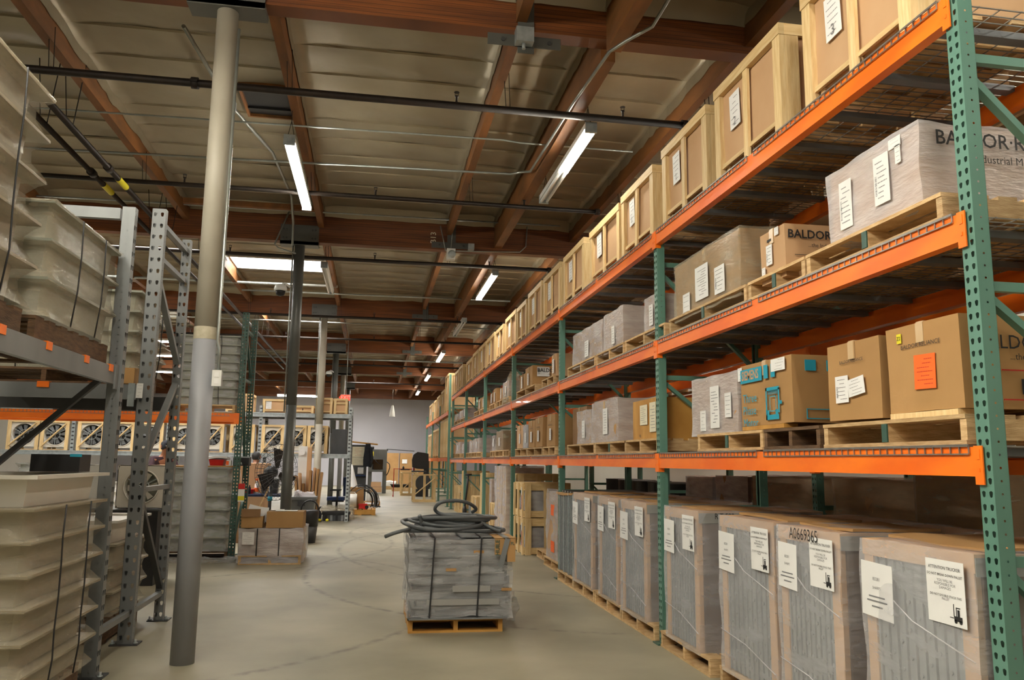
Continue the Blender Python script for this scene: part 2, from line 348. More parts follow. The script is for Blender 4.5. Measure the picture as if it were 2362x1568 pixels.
# insulation: sagging foil between the purlins, seams every 0.6 m; lips turned down along purlins
def batt(x0, x1, y0, y1, seed, nx=14, ny=5, lip=True):
    mb = MB(); vs = []; W = x1-x0; D = y1-y0; sd = Vector((seed*7.7, seed*3.3, 0))
    cols = ([(-.0, -.17), (0, -.05)] if lip else [])+[(i/nx, None) for i in range(nx+1)]+([(1, -.05), (1, -.17)] if lip else [])
    for j in range(ny+1):
        v = j/ny
        for k, (u, zo) in enumerate(cols):
            x = x0+W*u; y = y0+D*v
            p = Vector((x*1.3, y*2.6, 0))+sd
            sag = .028*math.sin(PI*v)**.6*(.7+.6*noise.noise(p*.7)); wr = .034*noise.noise(p*1.6)+.02*noise.noise(Vector((x*2.2, y*8, seed)))+.008*noise.noise(Vector((x*9, y*14, seed)))
            z = 5.535-sag+wr*math.sin(PI*max(.02, min(.98, v)))**.5 + (0 if zo is None else zo+.018*noise.noise(Vector((y*3, u*9, seed))))
            if zo is None: z -= .03*math.exp(-min(u, 1-u)*14)
            vs.append((x+(.008 if zo is not None and u == 0 else (-.008 if zo is not None else 0)), y, z))
    n = len(cols); fs = [(j*n+i, (j+1)*n+i, (j+1)*n+i+1, j*n+i+1) for j in range(ny) for i in range(n-1)]
    mb.add(vs, fs, True)
    # the stapled seam: a thin fold hanging from the joint
    sv = []
    for k in range(nx+1):
        x = x0+W*k/nx; sv += [(x, y0+.002, 5.532), (x, y0+.012+.006*noise.noise(Vector((x*5, seed, 0))), 5.512+.006*noise.noise(Vector((x*7, seed, 3))))]
    mb.add(sv, [(2*k, 2*k+1, 2*k+3, 2*k+2) for k in range(nx)], False)
    return mb
PXX = [XL+.001]+PX+[XR]
for gi, (y0, y1) in enumerate(zip(GY[:-1], GY[1:])):
    a, b = y0+.09, y1-.09; n = 11; d = (b-a)/n
    for pi in range(len(PXX)-1):
        x0, x1 = PXX[pi]+.046, PXX[pi+1]-.046
        subs = [(x0, 1.86), (2.0, x1)] if x0 < 1.93 < x1 else [(x0, x1)]
        for (u0, u1) in subs:
            near = gi in (2, 3) and -6 < u0 and u1 < 6
            strips = []
            for k in range(n):
                s0, s1 = a+k*d, a+(k+1)*d
                holes = [q for q in SKY if q[0] < (u0+u1)/2 < q[1] and s0 < q[3] and s1 > q[2]]
                if holes:
                    q = holes[0]
                    if q[2]-s0 > .05: strips.append((s0, q[2]))
                    if s1-q[3] > .05: strips.append((q[3], s1))
                else: strips.append((s0, s1))
            if near:
                for k, (s0, s1) in enumerate(strips): part('foil_batt', batt(u0, u1, s0, s1, gi*31+pi*7+k), 'foil', ceiling)
            else:
                mb = MB(); far = gi > 3
                for k, (s0, s1) in enumerate(strips):
                    q = batt(u0, u1, s0, s1, gi*31+pi*7+k, 6 if far else 8, 3); o = len(mb.v); mb.v += q.v; mb.f += [tuple(i+o for i in f) for f in q.f]; mb.sm += q.sm
                part('foil_sheet', mb, 'foil', ceiling)
        # loose foil flap over the girder
        if gi in (1, 2, 3) and -6 < x0 and x1 < 6.5:
            vs = []; nn = 16
            for k in range(nn+1):
                x = x0+(x1-x0)*k/nn; e = noise.noise(Vector((x*3, y1, pi)))
                vs += [(x, y1-.24, 5.52), (x, y1-.13+.02*e, 5.46+.02*e), (x, y1-.095, 5.36+.03*e)]
            part('foil_flap', MB().add(vs, [t for k in range(nn) for t in ((3*k, 3*k+3, 3*k+4, 3*k+1), (3*k+1, 3*k+4, 3*k+5, 3*k+2))], True), 'foil', ceiling)
for i, (x0, x1, y0, y1) in enumerate(SKY):
    t = thing('skylight', ['bright white roof skylight behind the dark grey column, nearest one', 'white roof skylight left of the nearest one', 'added unseen roof skylight left over the crosswise rack', 'added unseen roof skylight right over the crosswise rack', 'roof skylight over the work area', 'added unseen roof skylight before the far wall, centre', 'added unseen roof skylight before the far wall, left', 'added unseen roof skylight over the press'][i], 'skylight', ((x0+x1)/2, (y0+y1)/2, 5.6))
    x0 += .046; x1 -= .046
    part('diffuser', MB().box(x0+.03, x1-.03, y0+.03, y1-.03, 5.86, 5.88), 'sky', t)
    part('curb', MB().box(x0, x0+.03, y0, y1, 5.45, 5.9).box(x1-.03, x1, y0, y1, 5.45, 5.9).box(x0+.03, x1-.03, y0, y0+.03, 5.45, 5.9).box(x0+.03, x1-.03, y1-.03, y1, 5.45, 5.9), 'white', t)
# the dark roof vent opening beside the nearest centre purlin
t = thing('roof_vent', 'dark rectangular roof vent box beside the centre roof beam', 'vent', (-1.28, 9.0, 5.45))
part('frame', MB().box(-1.6, -1.57, 8.6, 9.3, 5.44, 5.54).box(-1.6, -1.02, 8.57, 8.6, 5.44, 5.54).box(-1.6, -1.02, 9.3, 9.33, 5.44, 5.54), 'purlin', t)
part('louvre', MB().box(-1.57, -1.02, 8.6, 9.3, 5.475, 5.49).box(-1.57, -1.02, 9.1, 9.13, 5.45, 5.475), 'black', t)  # black plate standing in for the dark inside of the opening
# ---------------------------------------------------------------- columns
CX = -1.30
names = ['round column with cream upper half and grey lower half, nearest to the viewer', 'dark grey round column behind the pedestal fan', 'pale cream round column left of the blue chair', 'slim grey round column behind the blue chair', 'cream column under the red exit sign', 'farthest dark column before the grey wall']
for i, y in enumerate(GY[2:8]):
    t = thing('steel_column', names[i], 'column', (CX, y, 0)); r = .083; zt = 5.09 if i == 0 else 4.91
    up, lo = [('colup','collo'),('cold','cold'),('colup','colup'),('cold','cold'),('colup','collo'),('cold','cold')][i]
    zs = 2.36 if i in (0, 4) else 2.3
    part('upper_shaft', MB().lathe([(r, zs), (r, zt)], 28, (CX, y, 0)), up, t); part('lower_shaft', MB().lathe([(r+.001, 0), (r+.001, zs)], 28, (CX, y, 0)), lo, t)
    if i == 0: part('primer_band', MB().lathe([(r+.002, zs-.005), (r+.002, zs+.09)], 28, (CX, y, 0), cap=False), pmat('band', '#a09880', '#b5ae9a', 20), t)
    part('cap_bracket', MB().box(CX-.3, CX+.3, y-.105, y-.09, zt-.03, zt+.29).box(CX-.3, CX+.3, y+.09, y+.105, zt-.03, zt+.29).box(CX-.3, CX+.3, y-.105, y+.105, zt-.04, zt+.02), 'cold', t)
    b = MB()
    for dx in (-.25, -.2, .2, .25):
        for dz in (zt+.07, zt+.21): b.lathe([(.016, -.115), (.016, -.105)], 8, (CX+dx, y, dz), 'y')
    part('bolts', b, 'dkgray', t)
    if i == 0:
        xx = CX+.088; ya = y-.03
        part('conduit_pipe', MB().tube([(xx+.012, ya, 4.9), (xx+.012, ya, 2.35), (xx+.03, ya, 2.28), (xx+.03, ya, 2.12)], .012, 10), 'conduit', t)
        o = part('outlet_box', MB().box(xx-.0, xx+.062, ya-.05, ya+.02, 2.0, 2.115), 'galv', t)
        part('cover_plate', MB().box(xx-.003, xx+.065, ya-.054, ya-.05, 1.997, 2.118), 'white', o)
        part('socket', MB().box(xx+.015, xx+.047, ya-.057, ya-.054, 2.065, 2.1).box(xx+.015, xx+.047, ya-.057, ya-.054, 2.015, 2.05), 'paper', o)
    elif i in (1, 2, 3, 4):
        part('conduit_pipe', MB().tube([(CX-.1, y-.02, 4.9), (CX-.1, y-.02, 2.2)], .012, 8), 'conduit', t)
text('B13', .13, (.85, 12.905, 5.12), '-y', ceiling, 'paperb', 'chalk_mark', turn=PI/2)
# hanger brackets on the girders under the centre-right purlin
for i, y in enumerate(GY[2:7]):
    x = 1.15
    t = thing('beam_bracket', 'dark steel T-shaped bracket on the %s cross girder at the centre right beam' % ['nearest', 'second', 'third', 'fourth', 'fifth'][i], 'bracket', (x, y, 4.9))
    part('strap_plate', MB().box(x-.07, x+.07, y-.1, y-.087, 4.9, 5.5), 'cold', t); part('cross_plate', MB().box(x-.33, x+.3, y-.112, y-.1, 4.95, 5.05), 'cold', t)
    for dx in (-.2, .2): part('bolt', MB().lathe([(.018, -.125), (.018, -.112)], 8, (x+dx, y, 5.0), 'y'), 'dkgray', t)
# ---------------------------------------------------------------- sprinkler pipes
def heads(t, xs, y, z, r):
    for x in xs:
        h = MB().lathe([(.012, 0), (.012, .05), (.02, .055), (.02, .065)], 10, (x, y, z+r)).lathe([(.028, .1), (.026, .104)], 12, (x, y, z+r)).bar((x-.016, y, z+r+.06), (x-.016, y, z+r+.1), .005, .005).bar((x+.016, y, z+r+.06), (x+.016, y, z+r+.1), .005, .005)
        part('sprinkler_head', h, 'iron', t)
pipes = [(7.35, 4.88, .036, -8, 3.02, 'nearest'), (10.35, 4.9, .03, -8, 2.95, 'second nearest'), (13.7, 4.87, .033, -8, 3.0, 'third'), (19.2, 4.82, .03, -8, 3.0, 'fourth'), (22.6, 4.8, .03, -8, 3.0, 'fifth'), (28.8, 4.8, .03, -8, 3.0, 'sixth'), (35.5, 4.8, .03, -8, 3.0, 'seventh')]
for i, (y, z, r, xa, xb, nm) in enumerate(pipes):
    t = thing('sprinkler_pipe', 'black sprinkler pipe running across under the roof, %s to the viewer' % nm, 'pipe', (-2.5, y, z))
    part('pipe', MB().tube([(xa, y, z), (xb, y, z)], r, 12), 'iron', t)
    cp = MB()
    for x in ([-1.75, xb-.02] if i == 0 else [xb-.02]): cp.lathe([(r*1.5, -.03), (r*1.5, .03)], 12, (x, y, z), 'x').box(x-.03, x+.03, y-r*1.9, y+r*1.9, z-.012, z+.012)
    part('coupling', cp, 'iron', t)
    heads(t, [-5.8, -1.55, .67, 2.35] if i == 0 else [-5, -2.5, -.1, 1.9], y, z, r)
    hg = MB()
    for x in [q+.07 for q in PX if -7 < q < 3.3]: hg.bar((x-.02, y, z), (x-.05, y, 5.3), .006, .006).bar((x+.02, y, z), (x+.0, y, 5.3), .006, .006)
    part('hanger_rods', hg, 'iron', t)
for i, (dx, lb) in enumerate(((0, 'right'), (-.24, 'left'))):
    x = -3.1+dx; z = 4.72
    t = thing('gas_pipe', 'black gas pipe with yellow tag running lengthwise high on the left, %s of two' % lb, 'pipe', (x, 10, z))
    part('pipe', MB().tube([(x, 4, z), (x, 30, z)], .03 if i else .034, 12), 'iron', t)
    part('coupling', MB().lathe([(.048, -.05), (.048, .05)], 12, (x, 9.4+.2*i, z), 'y'), 'iron', t)
    part('tag_band', MB().lathe([(.037, -.16), (.037, .16)], 14, (x, 9.9+.25*i, z), 'y', cap=False), 'yell', t)
    hg = MB()
    for y in (8.2, 12.2, 16, 22): hg.bar((x-.03, y, z), (x-.1, y, 5.4), .008, .008).bar((x+.03, y, z), (x+.1, y, 5.4), .008, .008)
    part('hanger_rods', hg, 'iron', t)
# conduits
cnd = [([(-8,9.0,5.16),(1.35,8.75,5.16),(1.55,8.7,5.12),(2.9,8.7,5.12)], .011, 'thin grey conduit across the nearest roof bay, farther of the front two'),
 ([(-8,10.3,5.15),(1.62,9.8,5.15),(1.75,9.7,5.15),(1.8,9.4,5.05),(1.82,7.3,4.98),(1.84,6.1,4.9),(1.95,6.0,4.95),(2.15,5.9,5.05),(2.2,5.6,5.15),(2.2,4,5.15)], .015, 'bright conduit crossing the roof and turning along the deep beam'),
 ([(-8,17.6,5.2),(-.9,17.5,5.2)], .03, 'thick pale conduit under the nearest skylight'), ([(-3.0,18.1,5.15),(3,18,5.15)], .02, 'thin pale conduit behind the nearest skylight'),
 ([(-8,21.4,5.05),(3,21.4,5.05)], .016, 'thin conduit across the third roof bay'), ([(-6,28.0,4.9),(3,28.0,4.9)], .03, 'pale thick conduit across the fourth roof bay'),
 ([(-1.85,7.2,5.35),(-1.72,8.8,5.35),(-1.42,10.2,5.35),(-1.35,11.9,5.35),(-1.4,12.8,5.2),(-1.4,12.87,4.85)], .02, 'ribbed flexible conduit curving along the roof left of the centre beam'),
 ([(-7,12.5,5.28),(2.9,12.5,5.33)], .014, 'conduit just before the second cross girder'),
 ([(.95,12.8,5.3),(1.05,12.86,4.9),(1.6,12.88,4.92),(2.3,12.88,4.95),(2.4,12.88,5.05),(2.42,12.88,5.4)], .01, 'bent conduit on the face of the second cross girder'),
 ([(-1.45,12.9,5.5),(-1.68,12.9,4.86),(-1.62,12.9,4.8),(-1.3,12.95,4.72)], .014, 'slanted conduit beside the second column head')]
for pts, r, lb in cnd: solo('conduit', MB().tube(pts, r, 8), 'conduit', lb, 'conduit')
solo('timber_crosspiece', MB().box(-3.0, -1.02, 12.4, 12.5, 5.3, 5.38), 'purlin', 'brown timber crosspiece just before the second cross girder', 'beam')
solo('junction_box', MB().box(-1.78, -1.66, 8.75, 8.9, 5.3, 5.4).tube([(-1.72, 8.82, 5.4), (-1.72, 8.82, 5.5)], .012, 8), 'galv', 'small grey junction box at the curved flexible conduit near the roof vent', 'box')
solo('junction_box', MB().box(1.05, 1.2, 6.15, 6.26, 4.95, 5.08).tube([(1.12, 6.2, 4.95), (1.12, 6.2, 4.9)], .015, 8), 'galv', 'grey junction box under the nearest cross girder', 'box')
solo('junction_box', MB().box(1.42, 1.52, 12.8, 12.9, 4.93, 5.03), 'galv', 'small grey box on the second girder beside the steel bracket', 'box')
# ---------------------------------------------------------------- fluorescent fixtures
def fixture(x, y, z, lab, lit=1, L_=2.3, axis='y', half=False):
    t = thing('fluorescent_light', lab, 'ceiling light', (x, y, z), 'strip lights under the roof')
    def bx(a0, a1, c0, c1, z0, z1): return (x+c0, x+c1, y+a0, y+a1, z0, z1) if axis == 'y' else (x+a0, x+a1, y+c0, y+c1, z0, z1)
    part('housing', MB().box(*bx(0, L_, -.055, .055, z+.02, z+.08)), 'white', t)
    part('end_socket', MB().box(*bx(-.01, .02, -.06, .06, z-.03, z+.08)).box(*bx(L_-.02, L_+.01, -.06, .06, z-.03, z+.08)), 'galv', t)
    for c in (-.035, .035):
        segs = [(.03, L_-.03, lit)] if not half else [(.03, L_*.52, 1), (L_*.53, L_-.03, 0)]
        for (a, b, on) in segs:
            pa, pb = ((x+c, y+a, z-.005), (x+c, y+b, z-.005)) if axis == 'y' else ((x+a, y+c, z-.005), (x+b, y+c, z-.005))
            part('tube', MB().tube([pa, pb], .019, 8), 'tubeon' if on else 'paper', t)
    ch = MB()
    for a in (.12, L_-.12):
        px_, py_ = (x, y+a) if axis == 'y' else (x+a, y)
        ch.bar((px_-.04, py_, z+.08), (px_, py_, z+.28), .006, .006).bar((px_+.04, py_, z+.08), (px_, py_, z+.28), .006, .006).bar((px_, py_, z+.28), (px_, py_, 5.755), .006, .006)
    part('chain', ch, 'iron', t)
fixture(-1.0, 8.35, 4.78, 'lit strip light over the aisle left of centre, nearest in view')
fixture(-.97, 14.0, 4.8, 'unlit white strip light beside the skylight', 0)
fixture(-1.0, 1.7, 4.78, 'lit strip light above and left of the viewer')
fixture(-1.0, -5.0, 4.78, 'lit strip light behind the viewer on the left')
for k, (x, y) in enumerate(((-1.9, .2), (-1.9, 2.7), (-2.8, .2), (-2.8, 2.7), (-3.7, 1.4), (-1.0, -1.0))): fixture(x, y, 4.78, 'added lit strip light out of view overhead, %s of a group' % ['first', 'second', 'third', 'fourth', 'fifth', 'sixth'][k])  # extra fixtures out of view, added to brighten the right rack faces
fixture(2.04, 7.42, 4.78, 'half lit strip light over the right rack, nearest in view', half=True)
fixture(2.04, 13.9, 4.8, 'lit strip light second along the right hand row')
fixture(2.04, 18.9, 4.8, 'unlit strip light third along the right hand row', 0)
fixture(2.04, 24.7, 4.8, 'lit strip light fourth along the right hand row')
fixture(2.06, 31.3, 4.8, 'lit strip light fifth along the right hand row')
fixture(2.08, 38.8, 4.8, 'small lit strip light farthest along the right hand row')
fixture(2.04, .7, 4.78, 'lit strip light above and right of the viewer')
fixture(2.04, -5.6, 4.78, 'lit strip light behind the viewer on the right')
for k, (x, y) in enumerate(((-6.6, 23.7), (-7.6, 27.1), (-8.3, 32.3), (-5.0, 42.8))):
    fixture(x, y, 4.7, 'lit crosswise strip light on the far left, %s from the front' % ['first', 'second', 'third', 'fourth'][k], 1, 1.3 if k < 3 else 2.3, 'x')
for k, y in enumerate((2, 13, 19, 33)): fixture(-6.0, y, 4.85, 'added lit strip light of the left hand row, %s from the front' % ['first', 'second', 'third', 'fourth'][k])  # row added to light the left side
for k, y in enumerate((1, 8, 15, 24, 33)): fixture(5.6, y, 4.8, 'added lit strip light behind the right rack, %s from the front' % ['first', 'second', 'third', 'fourth', 'fifth'][k])  # row added to brighten the wall behind the racks
# dome cameras, emergency light, exit sign, hanging lamp
for (x, y, z, lb) in ((-1.55, 12.9, 4.05, 'white dome security camera on the dark grey column'), (-1.5, 26.2, 4.12, 'white dome security camera far back on the column line')):
    t = thing('dome_camera', lb, 'camera', (x, y, z))
    part('housing', MB().lathe([(.03, .16), (.085, .14), (.1, .09), (.1, .05)], 20, (x, y, z)), 'white', t); part('dome', MB().lathe([(.02, -.035), (.06, -.015), (.075, .02), (.078, .05)], 20, (x, y, z)), 'black', t)
    part('arm', MB().tube([(x, y, z+.14), (x+.06, y, z+.18), (x+.15, y, z+.12)], .02, 8), 'white', t)
t = thing('emergency_light', 'white emergency lamp hanging under the second cross girder', 'light', (1.13, 12.75, 4.7))
part('case', MB().box(1.06, 1.2, 12.7, 12.82, 4.72, 4.9), 'white', t); part('lamp_head', MB().lathe([(.03, -.11), (.06, -.1), (.065, -.07), (.04, -.02)], 18, (1.14, 12.75, 4.8), 'y'), 'galv', t); part('hanging_cord', MB().tube([(1.13, 12.8, 4.9), (1.17, 12.82, 5.4)], .008, 6), 'conduit', t)
t = thing('exit_sign', 'red lit exit sign with an arrow, hanging on the far column line', 'sign', (-.92, 26, 3.3))
part('case', MB().box(-1.08, -.78, 26.0, 26.05, 3.32, 3.52), 'galv', t)
fc = part('lit_face', MB().box(-1.07, -.79, 25.992, 26.0, 3.33, 3.51).add([(-1.07,25.992,3.33),(-1.07,25.992,3.51),(-1.14,25.992,3.42),(-1.07,26,3.33),(-1.07,26,3.51),(-1.14,26,3.42)], [(0,2,1),(3,4,5),(0,3,5,2),(2,5,4,1)]), 'exit', t)
text('EXIT', .15, (-.93, 25.985, 3.42), '-y', fc, 'paper', bold=.01)
part('stem', MB().tube([(-.92, 26.02, 3.52), (-.92, 26.02, 5.74)], .012, 6), 'conduit', t)
t = thing('hanging_lamp', 'small white cage lamp hanging before the grey far wall', 'lamp', (.85, 40, 4.0))
part('cord', MB().tube([(.85, 40, 5.74), (.85, 40, 4.1)], .01, 6), 'conduit', t); part('cage', MB().lathe([(.05, .1), (.12, -.25), (.14, -.45)], 10, (.85, 40, 4.05), cap=False), 'white', t)
# ================================================================ RIGHT RACKS
Y0, D, RX = 2.811, 3.73, 2.393
LV = [1.546, 2.516, 3.491]
PM = {}
def post_mesh(h, key, wy=.076, wx=.07, mat='green', aisle='-x'):
    """open channel upright: two columns of teardrop slots on the aisle face, small holes on the side faces. origin: aisle/near corner at floor"""
    k = (h, key, wy, wx, mat)
    if k in PM: return PM[k]
    mb = MB(); n = h
    mb.perf((0, wy, .01), (0,-1,0), (0,0,1), wy, n, .0508, 2, TEAR)           # aisle face
    mb.perf((0, 0, .01), (1,0,0), (0,0,1), wx, n, .0508, 1, RND)               # near side
    mb.perf((wx, wy, .01), (-1,0,0), (0,0,1), wx, n, .0508, 1, RND)            # far side
    mb.box(wx-.002, wx, 0, .02, .01, n).box(wx-.002, wx, wy-.02, wy, .01, n)
    PM[k] = mb.mesh('post', mat); return PM[k]
BMc = {}
def beam_mesh(L_, mat='orange'):
    if (L_, mat) not in BMc:   # stepped box beam, front face at x=0, along +y, top at z=0
        BMc[(L_, mat)] = MB().box(0, .032, 0, L_, -.118, 0).box(.032, .055, 0, L_, -.118, -.04).mesh('beam', mat)
    return BMc[(L_, mat)]
plate_m = MB().box(-.006, 0, 0, .042, -.15, .004).box(-.006, .045, -.004, 0, -.15, .004).box(-.009, -.006, .012, .03, -.05, -.01).box(-.009, -.006, .016, .026, -.1, -.085).mesh('connector_plate', 'orange')
plate_m2 = MB().box(-.006, 0, -.042, 0, -.15, .004).box(-.006, .045, 0, .004, -.15, .004).box(-.009, -.006, -.03, -.012, -.05, -.01).box(-.009, -.006, -.026, -.016, -.1, -.085).mesh('connector_plate', 'orange')
def deck_meshes(L_, W_):
    wm = MB(); r = .0024; n = int(L_/.052)
    for i in range(n+1):
        y = i*L_/n
        wm.bar((-.006, y, .004), (W_, y, .004), r*2, r*2); wm.bar((-.006, y, .004), (-.006, y, -.03), r*2, r*2)
    for k in range(10): x = -.006+k*(W_+.006)/9; wm.bar((x, 0, .008), (x, L_, .008), r*2, r*2)
    wm.bar((-.008, 0, -.03), (-.008, L_, -.03), r*2.2, r*2.2); wm.bar((-.008, 0, .002), (-.008, L_, .002), r*2.2, r*2.2)
    return wm.mesh('wire_mesh', 'wire')
DECK = {}
def rack_row(name, label, x, n0, nb, zs, y0=Y0, depth=.97, decks=True, flip=False, ph=3.49, posts=None, first_h=None, group=None):
    t = thing(name, label, 'rack', (x, y0+n0*D, 0), group)
    sgn = 1
    for i in range(n0, n0+nb+1):
        y = y0+i*D; h = (first_h if (first_h and i == n0) else ph)
        for q, xx in enumerate((x, x+depth)):
            if q == 0: o = link('post', post_mesh(h, 0, mat='green'), t, (xx, y, 0))
            else:
                o = link('post', post_mesh(h, 0, mat='green'), t, (xx, y+.076, 0)); o.rotation_euler = (0, 0, PI)
            bp = part('base_plate', MB().box(xx-(.05 if q == 0 else .11), xx+(.11 if q == 0 else .05), y-.03, y+.1, 0, .012), 'dkgreen', t)
        yc = y+.038
        for z in (.2, 1.1, 2.2, 3.2): part('brace', MB().box(x+.07, x+depth-.07, yc-.015, yc+.015, z-.02, z+.02), 'green', t)
        for (za, zb) in ((.25, 1.05), (2.15, 1.5), (2.3, 3.1)):
            part('brace', MB().bar((x+.07, yc, zb if za < zb else za), (x+depth-.07, yc, za if za < zb else zb), .03, .04, (0,1,0)), 'green', t)
    for i in range(n0, n0+nb):
        ya, yb = y0+i*D+.076, y0+(i+1)*D
        for z in zs:
            b = link('beam', beam_mesh(round(yb-ya, 3)), t, (x-.008, ya, z))
            link('connector_plate', plate_m2, b, (x-.008, ya, z)); link('connector_plate', plate_m, b, (x-.008, yb, z))
            b = link('beam', beam_mesh(round(yb-ya, 3)), t, (x+depth+.008, yb, z)); b.rotation_euler = (0, 0, PI)
            if decks:
                L_ = (yb-ya-.16)/2; W_ = depth-.0
                if L_ not in DECK: DECK[L_] = deck_meshes(L_, W_)
                for k in range(2):
                    yd = ya+.03+k*(L_+.10); dk = link('wire_deck', DECK[L_], t, (x-.008, yd, z+.001)); dk['kind'] = 'stuff'
                    for c in range(4):
                        yy_ = yd+.18+c*(L_-.36)/3
                        o = board('support_channel', dk, x+.05, x+depth-.05, yy_-.03, yy_+.03, z-.032, z+.0, 'chan')
    return t
rack_row('pallet_rack', 'long orange and green pallet rack along the right side of the aisle', RX, 0, 6, LV, first_h=3.62)
rack_row('pallet_rack', 'second orange and green pallet rack standing behind the right hand one', 3.82, 0, 5, LV, decks=False)
rack_row('pallet_rack', 'far orange and green rack at the end of the right side, beyond the long one', RX, 0, 3, [1.58, 3.1], decks=False, first_h=4.3, y0=26.38)
# ---------------------------------------------------------------- pallets, cartons, crates
def pallet(x0, x1, y0, y1, z0, label, axis='x', wood='pallet', group='wooden pallets', h=.125, simple=False, mark=False):
    t = thing('wooden_pallet', label, 'pallet', ((x0+x1)/2, (y0+y1)/2, z0), group)
    a0, a1, b0, b1 = (x0, x1, y0, y1) if axis == 'x' else (y0, y1, x0, x1)   # a along stringers, b across
    def bb(nm, a_, a2, b_, b2, za, zb):
        q = (a_, a2, b_, b2) if axis == 'x' else (b_, b2, a_, a2)
        return board(nm, t, q[0], q[1], q[2], q[3], z0+za, z0+zb, wood)
    for c in (b0+.019, (b0+b1)/2, b1-.019):
        bb('stringer', a0+.005, a1-.005, c-.019, c+.019, .018, h-.018)
    n = 4 if simple else 7; w_ = .095
    for i in range(n):
        c = a0+w_/2+(a1-a0-w_)*i/(n-1); ww = w_*(1.25 if i in (0, n-1) else 1)
        lo = max(a0, c-ww/2); bb('deck_board', lo, min(a1, lo+ww), b0, b1, h-.018, h)
    for c in (a0+.05, (a0+a1)/2, a1-.05): bb('bottom_board', c-.05, c+.05, b0, b1, 0, .018)
    if mark:
        c = (b0+b1)/2; q = (a0-.004, a0+.003, c-.02, c+.02) if axis == 'x' else (c-.02, c+.02, a0-.004, a0+.003)
        board('green_paint_mark', t, q[0], q[1], q[2], q[3], z0+.02, z0+h-.02, 'dkgreen')
    return t
SEED = [0]
def carton(x0, x1, y0, y1, z0, z1, label, mat='card', group='cartons on the right rack', wrap=None, warp=.006, tape='x', name='carton', seed=None):
    SEED[0] += 1; sd = seed or SEED[0]
    t = thing(name, label, 'box', ((x0+x1)/2, (y0+y1)/2, z0), group)
    part('carton_body', MB().soft(x0, x1, y0, y1, z0, z1, 6, warp, 2.2, sd, smooth=False), mat, t)
    if tape:
        c = (y0+y1)/2
        part('tape', MB().box(x0-.0035, x1, c-.025, c+.025, z1, z1+.003+warp*.5).box(x0-.004-warp*.6, x0, c-.025, c+.025, z1-.09, z1), 'tape', t)
    if wrap:
        e = .012
        part('stretch_wrap', MB().soft(x0-e, x1+e, y0-e, y1+e, z0-.02, z1+e*.8, 18, .012, 5, sd, True, 14), wrap, t)
    return t
def fscreen(t, y0, y1, z0, z1, x=None): pass
XF = 2.405      # face of the loads, just behind the beam face
